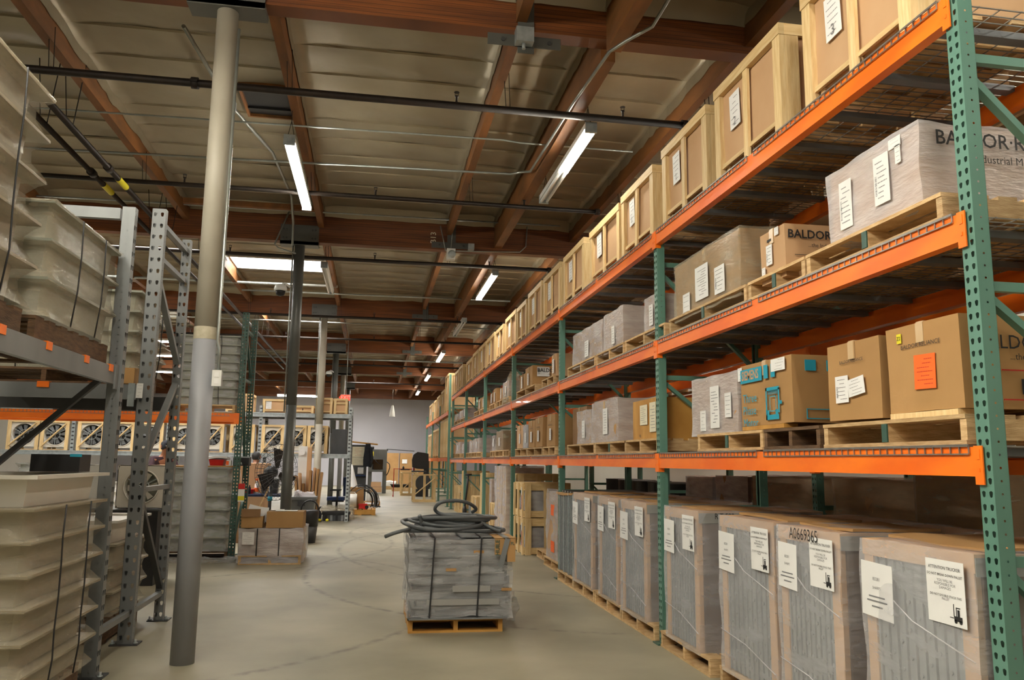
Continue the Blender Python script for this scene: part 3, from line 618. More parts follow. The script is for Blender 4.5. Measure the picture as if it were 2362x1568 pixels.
# tall shipping units on the floor: louvred steel under film, cardboard corners and cap
def louvre_unit(ya, yb, label, seed, bare=False, xf=2.375, note=None, z1=1.12, depth=.98):
    z0 = .127; x1 = xf+depth
    t = thing('wrapped_louvre_crate', label, 'crate', ((xf+x1)/2, (ya+yb)/2, z0), 'tall wrapped units on the floor'); w_ = yb-ya
    part('core', MB().box(xf+.03, x1-.02, ya+.02, yb-.02, z0, z1-.04), 'louv' if bare else 'carddk', t)
    # ribbed louvre face towards the aisle
    n = 9; lo, hi = ya+.1, yb-.07; rb = MB()
    for i in range(n):
        c = lo+(hi-lo)*(i+.5)/n; ww = (hi-lo)/n
        rb.box(xf+.012, xf+.03, c-ww*.46, c+ww*.1, z0+.01, z1-.05); rb.box(xf+.004, xf+.03, c+ww*.2, c+ww*.4, z0+.01, z1-.05)
        for k in range(8): rb.lathe([(.012, 0), (.008, .012)], 6, (xf+.004, c-ww*.2, z0+.08+k*.12+(.06 if i % 2 else 0)), 'x')
    o = part('louvre_face', rb, 'louv', t); o['kind'] = 'stuff'
    if bare:
        for k in range(4):
            yy_ = ya+.04+(w_-.08)*k/3
            board('steel_rail', t, xf-.004, xf+.02, yy_-.012, yy_+.012, z0, z1-.03, 'galv')
        cc = MB()
        for k in range(9): cc.box(xf+.05, x1-.05, ya-.002, ya+.02, z0+.05+k*.105, z0+.06+k*.105)
        o = part('ribs', cc, 'dkgray', t)
        part('top_pad', MB().soft(xf-.01, xf+.3, ya+.1, yb+.02, z1-.05, z1-.02, 4, .02, 3, seed), 'card', t)
        part('top_sheet', MB().soft(xf+.05, x1, ya-.02, yb, z1-.03, z1+.0, 6, .02, 2, seed), 'black', t)
        return t
    cw = .07
    for (u, v) in ((ya, ya+cw*1.25), (yb-cw, yb)): part('corner_board', MB().box(xf-.002, xf+.028, u, v, z0, z1-.02), 'cardlt', t)
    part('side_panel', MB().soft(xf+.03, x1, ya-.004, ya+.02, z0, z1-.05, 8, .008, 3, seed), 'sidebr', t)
    part('cap_edge', MB().box(xf-.005, x1, ya-.018, ya-.012, z1-.085, z1-.012), 'capgrey', t)
    # cardboard cap with overhanging lip
    part('top_cap', MB().soft(xf-.008, x1+.005, ya-.012, yb+.008, z1-.075, z1, 8, .007, 2.5, seed, False, 2), 'cardlt', t)
    part('top_flap', MB().soft(xf+.1, xf+.6, ya+.02, yb-.05, z1, z1+.014, 8, .022, 2.6, seed+4), 'card', t)
    part('stretch_wrap', MB().soft(xf-.018, x1, ya-.02, yb+.012, z0-.02, z1+.004, 22, .014, 4, seed, True, 26, bulge=.01), 'filmu', t)
    for k in range(2):
        zz = z0+.25+.45*k; part('film_rope', MB().tube([(xf-.022, yb, zz+.16*k), (xf-.026, (ya+yb)/2, zz-.03), (xf-.022, ya, zz-.12)], .0035, 5), 'filmw', t)
    L1 = [('83281', .022, 0, .05, 'inkg'), ('SHARPS', .018, 0, .01, 'inkg')]
    sheet(t, '-x', (xf-.027, yb-.125, .89 if w_ > .7 else .9), min(.235, w_*.33), .25, words=L1, lines=0, seed=seed, tilt=-.03)
    pl_ = MB()
    for q, (hw, dz) in enumerate(((.06, -.03), (.075, -.05), (.04, -.075))): pl_.box(xf-.0315, xf-.0305, yb-.125-hw, yb-.125+hw, .89+dz-.003, .89+dz+.003)
    part('printed_lines', pl_, 'inkg', t)
    h_ = .255; zc = .955; yc = ya+.135
    L2 = [('ATTENTION TRUCKER', .0185, 0, .095, 'ink'), ('DO NOT BREAK DOWN PALLET', .0145, 0, .067, 'ink'), ('YOU WILL BE\nRESPONSIBLE FOR\nDAMAGES', .0155, 0, .03, 'inkg'), ('DO NOT DOUBLE STACK THIS\nPALLET', .0135, 0, -.022, 'ink')]
    s = sheet(t, '-x', (xf-.029, yc, zc), .225, h_, words=L2, lines=0, seed=seed+5)
    # little printed forklift and pallet
    fx, fz = yc-.065, zc-.09
    fk = MB(); xs_ = xf-.033
    def pb(a0, a1, b0, b1): fk.box(xs_, xs_+.001, min(fx-a0, fx-a1), max(fx-a0, fx-a1), fz+b0, fz+b1)
    pb(-.02, .025, -.015, .004); pb(.0, .012, .004, .03); pb(-.022, -.019, 0, .05); pb(-.008, .016, .035, .039); pb(-.008, -.005, .0, .037); pb(-.045, -.022, -.006, -.003)
    for q in (-.012, .016): fk.lathe([(.008, 0), (.008, .001)], 10, (xs_, fx-q, fz-.017), 'x')
    o = part('printed_forklift', fk, 'ink', s); o['kind'] = 'stuff'
    if note:
        for (b, sz, p, f, tr) in note: text(b, sz, p, f, t, 'ink', 'handwriting', turn=tr, wide=.8)
    return t
U = [(2.93, 3.66, 'nearest tall film-wrapped grey louvre unit, beside the green front post'),
     (3.87, 4.49, 'second tall film-wrapped louvre unit from the front, with marker writing on its top'),
     (4.56, 5.30, 'third tall film-wrapped louvre unit from the front, shiny on its top corner'),
     (5.70, 6.36, 'fourth tall film-wrapped louvre unit, just in front of the second green post'),
     (6.84, 7.54, 'wrapped louvre unit just behind the second green post, writing down its dark side'),
     (7.67, 8.33, 'second wrapped louvre unit behind the second green post'),
     (8.60, 9.40, 'third wrapped louvre unit behind the second green post, marker writing on brown side')]
for i, (a, b, lb) in enumerate(U):
    nt = None
    if i == 1: nt = [('A0669365', .09, (2.34, 4.17, 1.085), '-x', 0)]
    if i == 4: nt = [('P(U)WT 3180B,', .12, (2.56, a-.042, .72), '-y', -PI/2)]
    if i == 6: nt = [('P(T)CUT 3980,', .13, (2.56, a-.042, .78), '-y', -PI/2)]
    if i == 3: nt = [('RIT 598', .06, (2.56, a-.042, 1.085), '-y', 0)]
    louvre_unit(a, b, lb, 11+i*3, note=nt, z1=1.12)
louvre_unit(9.46, 10.24, 'bare bundle of grey slotted steel panels standing on a pallet between wrapped units', 71, bare=True)
pl = [(2.75, 3.75), (3.80, 4.52), (4.53, 5.36), (5.52, 6.50), (6.65, 7.56), (7.58, 8.5), (8.53, 9.44), (9.45, 10.25)]
for i, (a, b) in enumerate(pl): pallet(2.36, 3.3, a, b, 0, 'light wooden floor pallet under the %s tall unit of the right rack' % ['nearest', 'second', 'third', 'fourth', 'fifth', 'sixth', 'seventh', 'bare steel'][i], 'x')
# ---------------------------------------------------------------- bottom shelf (L1) loads
z1_ = LV[0]+.012
def on(y0, y1, z, lab, x1=3.35, xs=2.40, **k): return pallet(xs, x1, y0, y1, z, lab, 'x', group='pallets on the right rack', **k)
on(2.95, 4.02, z1_, 'light wooden pallet under the two plain brown cartons on the lowest shelf', mark=True)
board('loose_board', None, 2.41, 2.5, 3.0, 3.45, z1_+.125, z1_+.15, 'pine'); tag(bpy.data.objects['loose_board'], 'loose pine board under the carton with the orange sticker', 'board')
zc = z1_+.14
t = carton(2.42, 3.3, 2.97, 3.46, zc+.012, 2.11, 'large brown carton with an orange sticker, nearest on the lowest shelf')
sheet(t, '-x', (2.411, 3.19, 1.885), .14, .155, 'stick', 'orange_sticker', lines=7, lm='red', tilt=-.03, label='bright orange square sticker'); sheet(t, '-x', (2.411, 3.355, 2.055), .032, .045, 'yell', 'yellow_sticker', words=[('Z2', .026, 0, 0, 'ink')], lines=0, label='small yellow sticker')
text('BALDOR·RELIANCE', .028, (2.411, 3.215, 2.01), '-x', t, 'ink', wide=1.1); text('BALDOR·RELIANCE', .085, (2.86, 2.96, 1.99), '-y', t, 'ink'); text('...the Industrial Motor Line', .04, (2.86, 2.96, 1.93), '-y', t, 'ink')
text('BALDOR', .09, (2.86, 2.96, 1.8), '-y', t, 'ink', bold=.02); board('printed_stripe', t, 2.6, 3.2, 2.958, 2.962, 1.87, 1.875, 'red'); board('printed_stripe', t, 2.6, 3.2, 2.958, 2.962, 1.745, 1.75, 'red')
t = carton(2.42, 3.25, 3.52, 3.98, zc, 2.1, 'brown carton with two white labels, second from the front on the lowest shelf')
sheet(t, '-x', (2.411, 3.84, 1.86), .115, .14, lines=6, bars=True, lm='ink'); sheet(t, '-x', (2.409, 3.71, 1.865), .14, .09, lines=5, tilt=.12, lm='ink'); text('BALDOR·RELIANCE', .024, (2.411, 3.75, 2.0), '-x', t, 'ink')
on(4.06, 4.7, z1_, 'worn grey pallet under the blue printed motor carton', wood='oldwood'); on(4.72, 5.75, z1_, 'wooden pallet under the dusty wrapped carton left of the blue printed one', mark=True)
strip('riser_board', None, (2.45, 4.45, z1_+.14), (2.45, 5.0, z1_+.14), .09, .025, 'ply'); tag(bpy.data.objects['riser_board'], 'orange-brown board under the blue printed motor carton', 'board')
t = carton(2.42, 3.1, 4.36, 5.03, zc+.015, 2.115, 'brown carton printed in teal with a motor picture, lowest shelf', warp=.004)
text('SIEMENS', .085, (2.404, 4.87, 2.04), '-x', t, 'cardlt', wide=.75, bold=.02)
board('printed_block', t, 2.406, 2.409, 4.715, 5.01, 1.995, 2.085, 'blue'); 
for k, y in enumerate((4.66, 4.57)): board('printed_block', t, 2.406, 2.409, y-.025, y+.025, 2.0, 2.085, 'blue')
text('Three', .08, (2.407, 4.985, 1.89), '-x', t, 'blue', align='LEFT'); text('Phase', .08, (2.407, 4.985, 1.81), '-x', t, 'blue', align='LEFT'); text('Motor', .08, (2.407, 4.985, 1.73), '-x', t, 'blue', align='LEFT')
mo = MB(); xq = 2.407
def mbx(a0, a1, b0, b1): mo.box(xq, xq+.001, 4.62-a1, 4.62-a0, 1.74+b0, 1.74+b1)
mbx(-.05, -.035, 0, .2); mbx(-.05, .12, .18, .2); mbx(.105, .12, .04, .19); mbx(-.05, .11, 0, .03); mbx(.0, .08, .05, .055); mbx(.0, .08, .14, .145); mbx(0, .005, .05, .145); mbx(.075, .08, .05, .145); mbx(.12, .15, .09, .11); mbx(-.04, -.01, .03, .06); mbx(.07, .1, .03, .06)
for k in range(8): mbx(-.02, .1, .155+k*.003, .1562+k*.003)
o = part('printed_motor_outline', mo, 'blue', t); o['kind'] = 'stuff'
for k in range(3): board('printed_block', t, 2.5+k*.14, 2.57+k*.14, 4.351, 4.354, 2.02, 2.085, 'blue')
o = part('printed_frame', MB().box(2.5, 2.85, 4.351, 4.354, 1.79, 1.795).box(2.5, 2.85, 4.351, 4.354, 1.735, 1.74).box(2.5, 2.505, 4.351, 4.354, 1.74, 1.79).box(2.845, 2.85, 4.351, 4.354, 1.74, 1.79), 'blue', t); o['kind'] = 'stuff'
sheet(t, '-x', (2.409, 5.02, 2.06), .06, .09, lines=3); sheet(t, '-x', (2.406, 4.5, 2.07), .17, .075, lines=4, lm='ink')
t = carton(2.42, 3.1, 5.07, 5.85, zc-.01, 2.09, 'dusty film-wrapped carton left of the blue printed one', 'card', wrap='filmw', warp=.012)
sheet(t, '-x', (2.4, 5.42, 1.87), .15, .3, lines=11); sheet(t, '-x', (2.4, 5.63, 1.78), .1, .15, lines=5); sheet(t, '-x', (2.4, 5.2, 1.87), .1, .17, lines=5)
on(6.62, 7.55, z1_, 'wooden pallet under the orange plywood crate'); on(7.5, 8.62, z1_, 'wooden pallet under the shiny wrapped carton beside the plywood crate', mark=True); on(8.64, 9.9, z1_, 'wooden pallet under the small wrapped carton before the third post')
t = carton(2.42, 3.2, 6.64, 7.33, LV[0]+.12, 2.04, 'orange plywood crate with two cream papers', 'ply', warp=.003, tape=None, name='plywood_crate')
sheet(t, '-x', (2.412, 7.0, 1.9), .2, .18, 'paperb', lines=8); sheet(t, '-x', (2.412, 6.76, 1.87), .16, .26, 'paperb', lines=8); text('4x\n18', .05, (2.412, 7.1, 1.69), '-x', t, 'ink')
t = carton(2.42, 3.2, 7.78, 8.76, zc-.01, 2.115, 'shiny film-wrapped carton with a white label, beside the plywood crate', 'card', wrap='filmw', warp=.014)
sheet(t, '-x', (2.4, 8.2, 1.9), .17, .27, lines=8); sheet(t, '-y', (2.8, 7.762, 1.93), .17, .2, lines=6, lm='ink', bars=True)
t = carton(2.42, 3.1, 8.8, 9.42, zc-.01, 2.06, 'low bluish wrapped carton beside the third green post', 'card', wrap='filmw', warp=.014); sheet(t, '-x', (2.4, 9.1, 1.85), .13, .2, lines=5)
carton(2.55, 3.3, 9.5, 10.2, zc-.01, 2.15, 'dark brown carton at the third green post, lowest shelf', 'carddk')
L1B = [(10.67, 11.2, 2.12, 'card', None, 'brown carton with a bulging corner, first beyond the third post'), (11.5, 12.03, 2.12, 'card', None, 'tall brown carton, second beyond the third post'), (12.06, 12.56, 2.1, 'card', None, 'tall brown carton, third beyond the third post'), (12.6, 12.97, 2.05, 'louv', 'filmw', 'silver wrapped bundle between brown cartons beyond the third post'), (13.0, 13.6, 2.07, 'cardlt', None, 'pale brown carton just in front of the fourth post'),
  (15.1, 15.95, 2.05, 'carddk', 'filmd', 'dark wrapped rounded pack beyond the fourth post'), (16.1, 16.5, 1.98, 'carddk', 'filmw', 'small dark wrapped carton beyond the fourth post'), (18.55, 19.5, 2.0, 'card', 'filmw', 'wrapped carton pair nearest side beyond the fifth post'), (19.6, 20.5, 1.97, 'card', 'filmw', 'wrapped carton second beyond the fifth post'), (21.6, 22.2, 1.93, 'card', 'filmw', 'short wrapped carton beside the sixth post'), (22.7, 23.9, 2.0, 'cardlt', 'filmw', 'glossy pale wrapped carton at the end of the lowest shelf')]
for i, (a, b, zt, mt_, wr, lb) in enumerate(L1B):
    t = carton(2.42, 3.2, a, b, zc-.01, zt, lb, mt_, wrap=wr, warp=.01, tape=None if wr else 'x')
    sheet(t, '-x', (2.40, (a+b)/2-.04, 1.85), .11 if b-a < 1 else .2, .16, lines=5, lm='ink')
    if mt_ == 'card' and not wr: text('BALDOR·RELIANCE', .03, (2.408, (a+b)/2, 1.98), '-x', t, 'ink')
for i, (a, b) in enumerate([(10.6, 11.4), (11.45, 12.6), (12.65, 13.7), (14.35, 15.0), (15.05, 16.0), (16.05, 16.7), (18.2, 18.9), (19.0, 20.0), (20.1, 21.2), (21.9, 22.7), (22.8, 24.2)]):
    on(a, b, z1_, 'wooden pallet on the lowest shelf far along the rack, %s beyond the third post' % ['first', 'second', 'third', 'fourth', 'fifth', 'sixth', 'seventh', 'eighth', 'ninth', 'tenth', 'last'][i], simple=i > 4)
# ---------------------------------------------------------------- middle shelf (L2) loads
z2_ = LV[1]+.012; zc = z2_+.13
on(3.0, 4.12, z2_, 'new pale pallet under the large wrapped carton on the middle shelf', mark=True); on(4.14, 4.85, z2_, 'wooden pallet under the printed carton on the middle shelf', mark=True); on(4.88, 6.3, z2_, 'weathered pallet under the long shiny wrapped carton on the middle shelf', mark=True)
t = carton(2.45, 3.42, 3.18, 3.92, zc, 3.05, 'large film-wrapped carton with two labels, nearest on the middle shelf', 'cardlt', wrap='filmw', warp=.01)
sheet(t, '-x', (2.43, 3.75, 2.84), .11, .26, lines=8, lm='inkg', bars=True); sheet(t, '-x', (2.43, 3.44, 2.87), .12, .25, lines=8, bars=True); sheet(t, '-x', (2.432, 3.31, 2.95), .04, .09, lines=4); sheet(t, '-x', (2.432, 3.33, 3.015), .09, .05, lines=3)
text('BALDOR·RELIANCE', .1, (2.95, 3.158, 2.98), '-y', t, 'ink', bold=.01); text('Industrial Motor Line', .055, (2.95, 3.158, 2.89), '-y', t, 'ink')
t = carton(2.44, 3.2, 4.42, 4.73, zc-.05, 2.94, 'upright brown carton with a hand hole, between wrapped ones on the middle shelf', 'cardlt')
sheet(t, '-x', (2.43, 4.6, 2.78), .075, .13, lines=5, lm='ink', bars=True); sheet(t, '-x', (2.43, 4.68, 2.68), .045, .07, lines=3); sheet(t, '-x', (2.43, 4.5, 2.91), .05, .05, lines=3); board('hand_hole', t, 2.43, 2.434, 4.575, 4.625, 2.868, 2.883, 'ink')
text('BALDOR·RELIANCE', .075, (2.78, 4.41, 2.87), '-y', t, 'ink', bold=.02); text('...the Industrial Motor Line', .035, (2.78, 4.41, 2.805), '-y', t, 'ink'); board('printed_line', t, 2.5, 3.1, 4.409, 4.412, 2.74, 2.743, 'ink'); board('printed_stripe', t, 2.6, 3.1, 4.409, 4.412, 2.685, 2.695, 'red'); text('BALDOR', .08, (2.85, 4.41, 2.64), '-y', t, 'ink', bold=.03)
t = carton(2.43, 3.2, 5.0, 6.2, zc-.03, 3.08, 'long shiny wrapped carton in front of the second post on the middle shelf', 'card', wrap='filmd', warp=.01)
sheet(t, '-x', (2.408, 5.62, 2.83), .24, .26, lines=11); sheet(t, '-x', (2.408, 5.3, 2.78), .17, .2, lines=6, lm='ink', bars=True); sheet(t, '-x', (2.41, 5.93, 2.72), .14, .17, lines=4); sheet(t, '-y', (2.62, 4.98, 2.88), .1, .18, lines=6, lm='ink', bars=True)
L2B = [(6.62, 6.95, 2.95, 'card', 'filmw', 'narrow wrapped carton just behind the second post on the middle shelf'), (7.62, 8.28, 3.03, 'card', 'filmw', 'tall wrapped carton with printed brown side on the middle shelf'), (8.36, 9.66, 3.02, 'card', 'filmw', 'wide grey wrapped carton on the middle shelf before the third post'), (10.62, 10.95, 2.95, 'cardlt', None, 'narrow carton with label beyond the third post, middle shelf'),
  (12.34, 12.94, 2.98, 'card', None, 'brown carton with long printed side beyond the third post, middle shelf'), (12.97, 13.43, 2.92, 'card', None, 'narrow carton left of the long printed one, middle shelf'), (14.55, 15.2, 2.95, 'cardlt', 'filmw', 'carton under a crumpled plastic bag beyond the fourth post'), (15.25, 15.65, 2.88, 'cardlt', None, 'pale carton left of the plastic bag, middle shelf'), (16.1, 16.5, 2.95, 'card', None, 'slim brown carton beyond the fourth post, middle shelf'), (16.55, 16.95, 2.9, 'carddk', None, 'dark narrow carton before the fifth post, middle shelf'),
  (17.84, 18.25, 2.93, 'card', None, 'brown carton just beyond the fifth post, middle shelf'), (18.3, 19.05, 2.93, 'card', None, 'second brown carton beyond the fifth post, middle shelf'), (21.55, 22.1, 2.9, 'card', 'filmw', 'wrapped box first beyond the sixth post, middle shelf'), (22.25, 23.2, 2.88, 'card', 'filmw', 'wrapped box second beyond the sixth post, middle shelf'), (23.6, 24.5, 2.85, 'card', 'filmw', 'last wrapped box on the middle shelf')]
for i, (a, b, zt, mt_, wr, lb) in enumerate(L2B):
    t = carton(2.43, 3.25, a, b, zc-.02, zt, lb, mt_, wrap=wr, warp=.012 if wr else .006, tape=None if wr else 'x')
    sheet(t, '-x', (2.408, (a+b)/2-.03, 2.78), .1 if b-a < 1 else .17, .19, lines=6, lm='ink')
    if i in (1, 4): text('BALDOR·RELIANCE' if i == 4 else 'BALDOR', .08, (2.85, a-.022, 2.9), '-y', t, 'ink', bold=.02); text('...the Industrial Motor Line', .035, (2.85, a-.022, 2.84), '-y', t, 'ink')
    if i == 4: sheet(t, '-y', (2.6, a-.018, 2.88), .2, .15, lines=5, lm='ink', bars=True)
for i, (a, b) in enumerate([(6.4, 7.5), (7.55, 8.55), (8.6, 9.9), (10.7, 11.5), (12.0, 13.6), (14.4, 15.1), (15.2, 15.9), (16.2, 16.9), (17.83, 18.5), (18.6, 19.6), (21.5, 22.8), (22.9, 24.5)]):
    on(a, b, z2_, 'wooden pallet on the middle shelf far along the rack, %s from the second post' % ['first', 'second', 'third', 'fourth', 'fifth', 'sixth', 'seventh', 'eighth', 'ninth', 'tenth', 'eleventh', 'last'][i], simple=i > 4)
part('plastic_bag', MB().soft(2.38, 2.7, 14.45, 15.0, 2.55, 3.15, 10, .07, 5, 3, taper=.12), 'filmd', None); tag(bpy.data.objects['plastic_bag'], 'crumpled clear plastic bag draped over a carton end beyond the fourth post', 'bag')
# ---------------------------------------------------------------- top shelf (L3): framed crates
z3_ = LV[2]+.01
K = [(3.11, 4.05, 4.2), (4.32, 5.29, 4.205), (5.45, 6.40, 4.18), (6.64, 7.58, 4.15), (7.66, 8.8, 4.12), (9.07, 10.12, 4.15), (10.33, 11.4, 4.16), (11.54, 12.6, 4.17), (12.76, 13.66, 4.13), (13.74, 14.9, 4.15), (15.17, 16.13, 4.12), (16.31, 17.5, 4.14), (17.63, 18.84, 4.14), (18.95, 20.04, 4.14), (20.13, 21.45, 4.1), (22.35, 23.4, 4.18), (23.5, 24.6, 4.16)]
ordn = ['nearest one, cut by the top edge', 'second from the front', 'third from the front', 'fourth from the front, battens leaning', 'fifth from the front', 'sixth', 'seventh', 'eighth', 'ninth', 'tenth', 'eleventh', 'twelfth', 'thirteenth', 'fourteenth', 'fifteenth', 'sixteenth', 'seventeenth and last']
def crate(x0, x1, y0, y1, z0, z1, label, num=None, group='framed crates on the top shelf', lean=0):
    t = thing('framed_crate', label, 'crate', ((x0+x1)/2, (y0+y1)/2, z0), group); w_ = y1-y0
    jit = lambda: R.uniform(-.006, .006)
    for (ya, yb) in ((y0, y0+.09), (y1-.085, y1)):
        board('corner_post', t, x0, x0+.04, ya, yb, z0, z1-.075); board('corner_post', t, x1-.04, x1, ya, yb, z0, z1-.075)
    board('side_post', t, x0+.04, x0+.13, y0, y0+.022, z0, z1-.075)
    ym = (y0+y1)/2+jit()
    strip('middle_batten', t, (x0+.01, ym+lean, z0), (x0+.01, ym+jit()*2, z1-.075), .065, .02, 'pine', (1,0,0))
    board('top_rail', t, x0-.006, x0+.034, y0-.005, y1+.005, z1-.075, z1+.0, 'pineh'); board('top_rail', t, x1-.034, x1, y0, y1, z1-.075, z1, 'pineh')
    board('end_rail', t, x0+.034, x1-.034, y0-.004, y0+.02, z1-.075, z1, 'pineh'); board('end_rail', t, x0+.034, x1-.034, y1-.02, y1, z1-.075, z1, 'pineh')
    board('bottom_rail', t, x0+.012, x0+.03, y0+.09, y1-.085, z0+.07, z0+.1, 'pineh')
    for k in range(4):
        xx = x0+.1+(x1-x0-.2)*k/3; board('base_slat', t, xx-.045, xx+.045, y0+.02, y1-.02, z0+.08, z0+.1, 'pallet')
    for c in (y0+.12, ym, y1-.12): board('stringer', t, x0+.04, x1-.04, c-.019, c+.019, z0, z0+.08, 'pallet')
    part('cardboard_box', MB().soft(x0+.035, x1-.05, y0+.03, y1-.03, z0+.1, z1-.02, 6, .009, 2.5, y0, smooth=False), 'cardlt', t)
    s = sheet(t, '-x', (x0+.02, y1-.26*w_-.04, z0+.62*(z1-z0)), .16*w_, .26, lines=6, tilt=.04)
    if num: text(num, .09, (x0+.014, y1-.26*w_-.04, z0+.5*(z1-z0)), '-x', s, 'inkg', 'handwriting')
    return t
for i, (a, b, zt) in enumerate(K):
    t = crate(2.40, 3.35, a, b, z3_, zt, 'top shelf pine crate with cardboard box, ' + ordn[i], {0: '3', 1: '2', 2: '1', 3: '1'}.get(i), lean=.03 if i in (3, 5) else 0)
# ---------------------------------------------------------------- far rack loads
for i, (a, b, z0, zt) in enumerate([(26.8, 28.3, 3.11, 4.4), (28.5, 29.9, 3.11, 4.0), (30.4, 31.8, 3.11, 3.95), (32.2, 33.6, 3.11, 3.9), (34.2, 36.2, 3.11, 3.9), (26.8, 28.3, 1.6, 2.9), (28.4, 29.9, 1.6, 2.9), (30.4, 33.5, 1.6, 2.7), (34.1, 36.4, 1.6, 2.6)]):
    t = crate(2.42, 3.3, a, b, z0, zt, 'tall pine slat crate on the far rack, %s shelf, %s from the front' % ('upper' if i < 5 else 'lower', ['first', 'second', 'third', 'fourth', 'fifth', 'first', 'second', 'third', 'fourth'][i]), group='crates on the far rack')
    for k in range(4 if i > 4 else 0): yy_ = a+.2+(b-a-.4)*k/3; board('slat', t, 2.405, 2.425, yy_-.05, yy_+.05, z0, zt-.08)
# ---------------------------------------------------------------- floor level beyond the third post
pallet(2.5, 3.3, 10.75, 11.75, 0, 'floor pallet under the leaning wrapped panels, nearer one', 'x'); pallet(2.6, 3.3, 11.95, 12.75, 0, 'floor pallet under the leaning wrapped panels, farther one', 'x')
def leaning(y0, y1, x0, z0, z1, lb, sd, st=None):
    t = thing('panel_package', lb, 'package', (x0, (y0+y1)/2, z0), 'leaning wrapped panels')
    M_ = MB().soft(x0, x0+.12, y0, y1, z0, z1, 8, .03, 2.5, sd)
    part('package_body', M_, 'cardlt', t); part('stretch_wrap', MB().soft(x0-.015, x0+.135, y0-.012, y1+.012, z0-.01, z1+.02, 14, .035, 3.2, sd), 'filmw', t)
    if st: 
        for zz in st: sheet(t, '-x', (x0-.028, (y0+y1)/2-.1, zz), .22, .15, 'stick', 'orange_sticker', lines=5, lm='red', label='orange sticker')
    return t
leaning(11.0, 11.72, 2.55, .128, 1.05, 'upright wrapped cardboard panel with orange stickers, standing on a pallet', 3, (.8, .3)); leaning(10.42, 10.85, 2.6, .128, .98, 'narrower wrapped cardboard panel beside the bare steel bundle', 8)
def slat_crate(x0, x1, y0, y1, z0, z1, lb, inner=True, slats=3, group='slatted crates on the floor'):
    t = thing('slatted_crate', lb, 'crate', ((x0+x1)/2, (y0+y1)/2, z0), group)
    for k in range(slats):
        yy_ = y0+.05+(y1-y0-.1)*k/(slats-1); board('slat', t, x0, x0+.022, yy_-.045, yy_+.045, z0, z1)
        xx = x0+.09+(x1-x0-.18)*k/(slats-1); board('slat', t, xx-.05, xx+.05, y0-.022, y0, z0, z1)
    for zz in (z0+.06, z1-.06):
        board('rail', t, x0+.022, x0+.06, y0, y1, zz-.05, zz+.05, 'pineh'); board('rail', t, x0+.06, x1, y0, y0+.03, zz-.05, zz+.05, 'pineh'); board('rail', t, x0+.06, x1, y1-.03, y1, zz-.05, zz+.05, 'pineh')
    board('floor_board', t, x0+.06, x1, y0+.03, y1-.03, z0+.01, z0+.03, 'pallet'); board('top_board', t, x0+.02, x1, y0, y1, z1-.012, z1+.012, 'pineh')
    if inner:
        part('wrapped_motor', MB().soft(x0+.12, x1-.1, y0+.1, y1-.1, z0+.1, z1-.12, 8, .06, 5, y0), 'louv', t); part('motor_wrap', MB().soft(x0+.1, x1-.08, y0+.08, y1-.08, z0+.08, z1-.1, 10, .06, 5, y0), 'filmw', t)
    text('FRAGILE', .07, (x0-.003, y0+.05, (z0+z1)/2), '-x', t, 'red', turn=PI/2, bold=.03)
    sheet(t, '-x', (x0-.004, y0+.06, z1-.12), .06, .12, lines=3)
    return t
slat_crate(2.4, 3.2, 12.9, 13.75, .0, .56, 'lower of two stacked pine slat crates with red marking, right of the cable coil'); slat_crate(2.4, 3.2, 12.95, 13.8, .575, 1.12, 'upper of two stacked pine slat crates with red marking')
slat_crate(2.5, 3.3, 14.12, 14.5, 0, .62, 'lower crate squeezed behind the stacked slat crates', False); slat_crate(2.5, 3.3, 14.12, 14.5, .635, 1.25, 'upper crate squeezed behind the stacked slat crates', False)
t = thing('wrapped_crate', 'tall film-wrapped slatted package standing beside the fourth post', 'crate', (2.7, 15.3, 0), 'tall packages on the floor')
for k in range(5): board('slat', t, 2.41, 2.43, 14.62+k*.27, 14.72+k*.27, 0, 1.38)
part('inner_board', MB().box(2.43, 3.1, 14.6, 15.85, .02, 1.36), 'cardlt', t); part('stretch_wrap', MB().soft(2.39, 3.1, 14.56, 15.9, 0, 1.39, 14, .02, 4, 5), 'filmw', t)
slat_crate(2.42, 3.1, 16.0, 16.8, 0, .62, 'short slat crate with a white sheet beyond the tall wrapped package', False, 4)
t = carton(2.5, 3.1, 16.95, 17.35, 0, 1.1, 'slim wrapped package beside the fifth post', 'card', wrap='filmw', tape=None, group='tall packages on the floor')
for i, (a, b, zt, lb) in enumerate([(17.88, 18.58, 1.2, 'tall slatted pine crate with white labels beyond the fifth post'), (19.3, 20.2, .62, 'low slatted crate behind the pallet jack'), (21.6, 22.5, 1.2, 'tall narrow pine crate with red marks near the sixth post'), (23.0, 24.4, .75, 'low pine crate near the end of the long rack')]):
    slat_crate(2.45, 3.1, a, b, 0, zt, lb, False, 5)
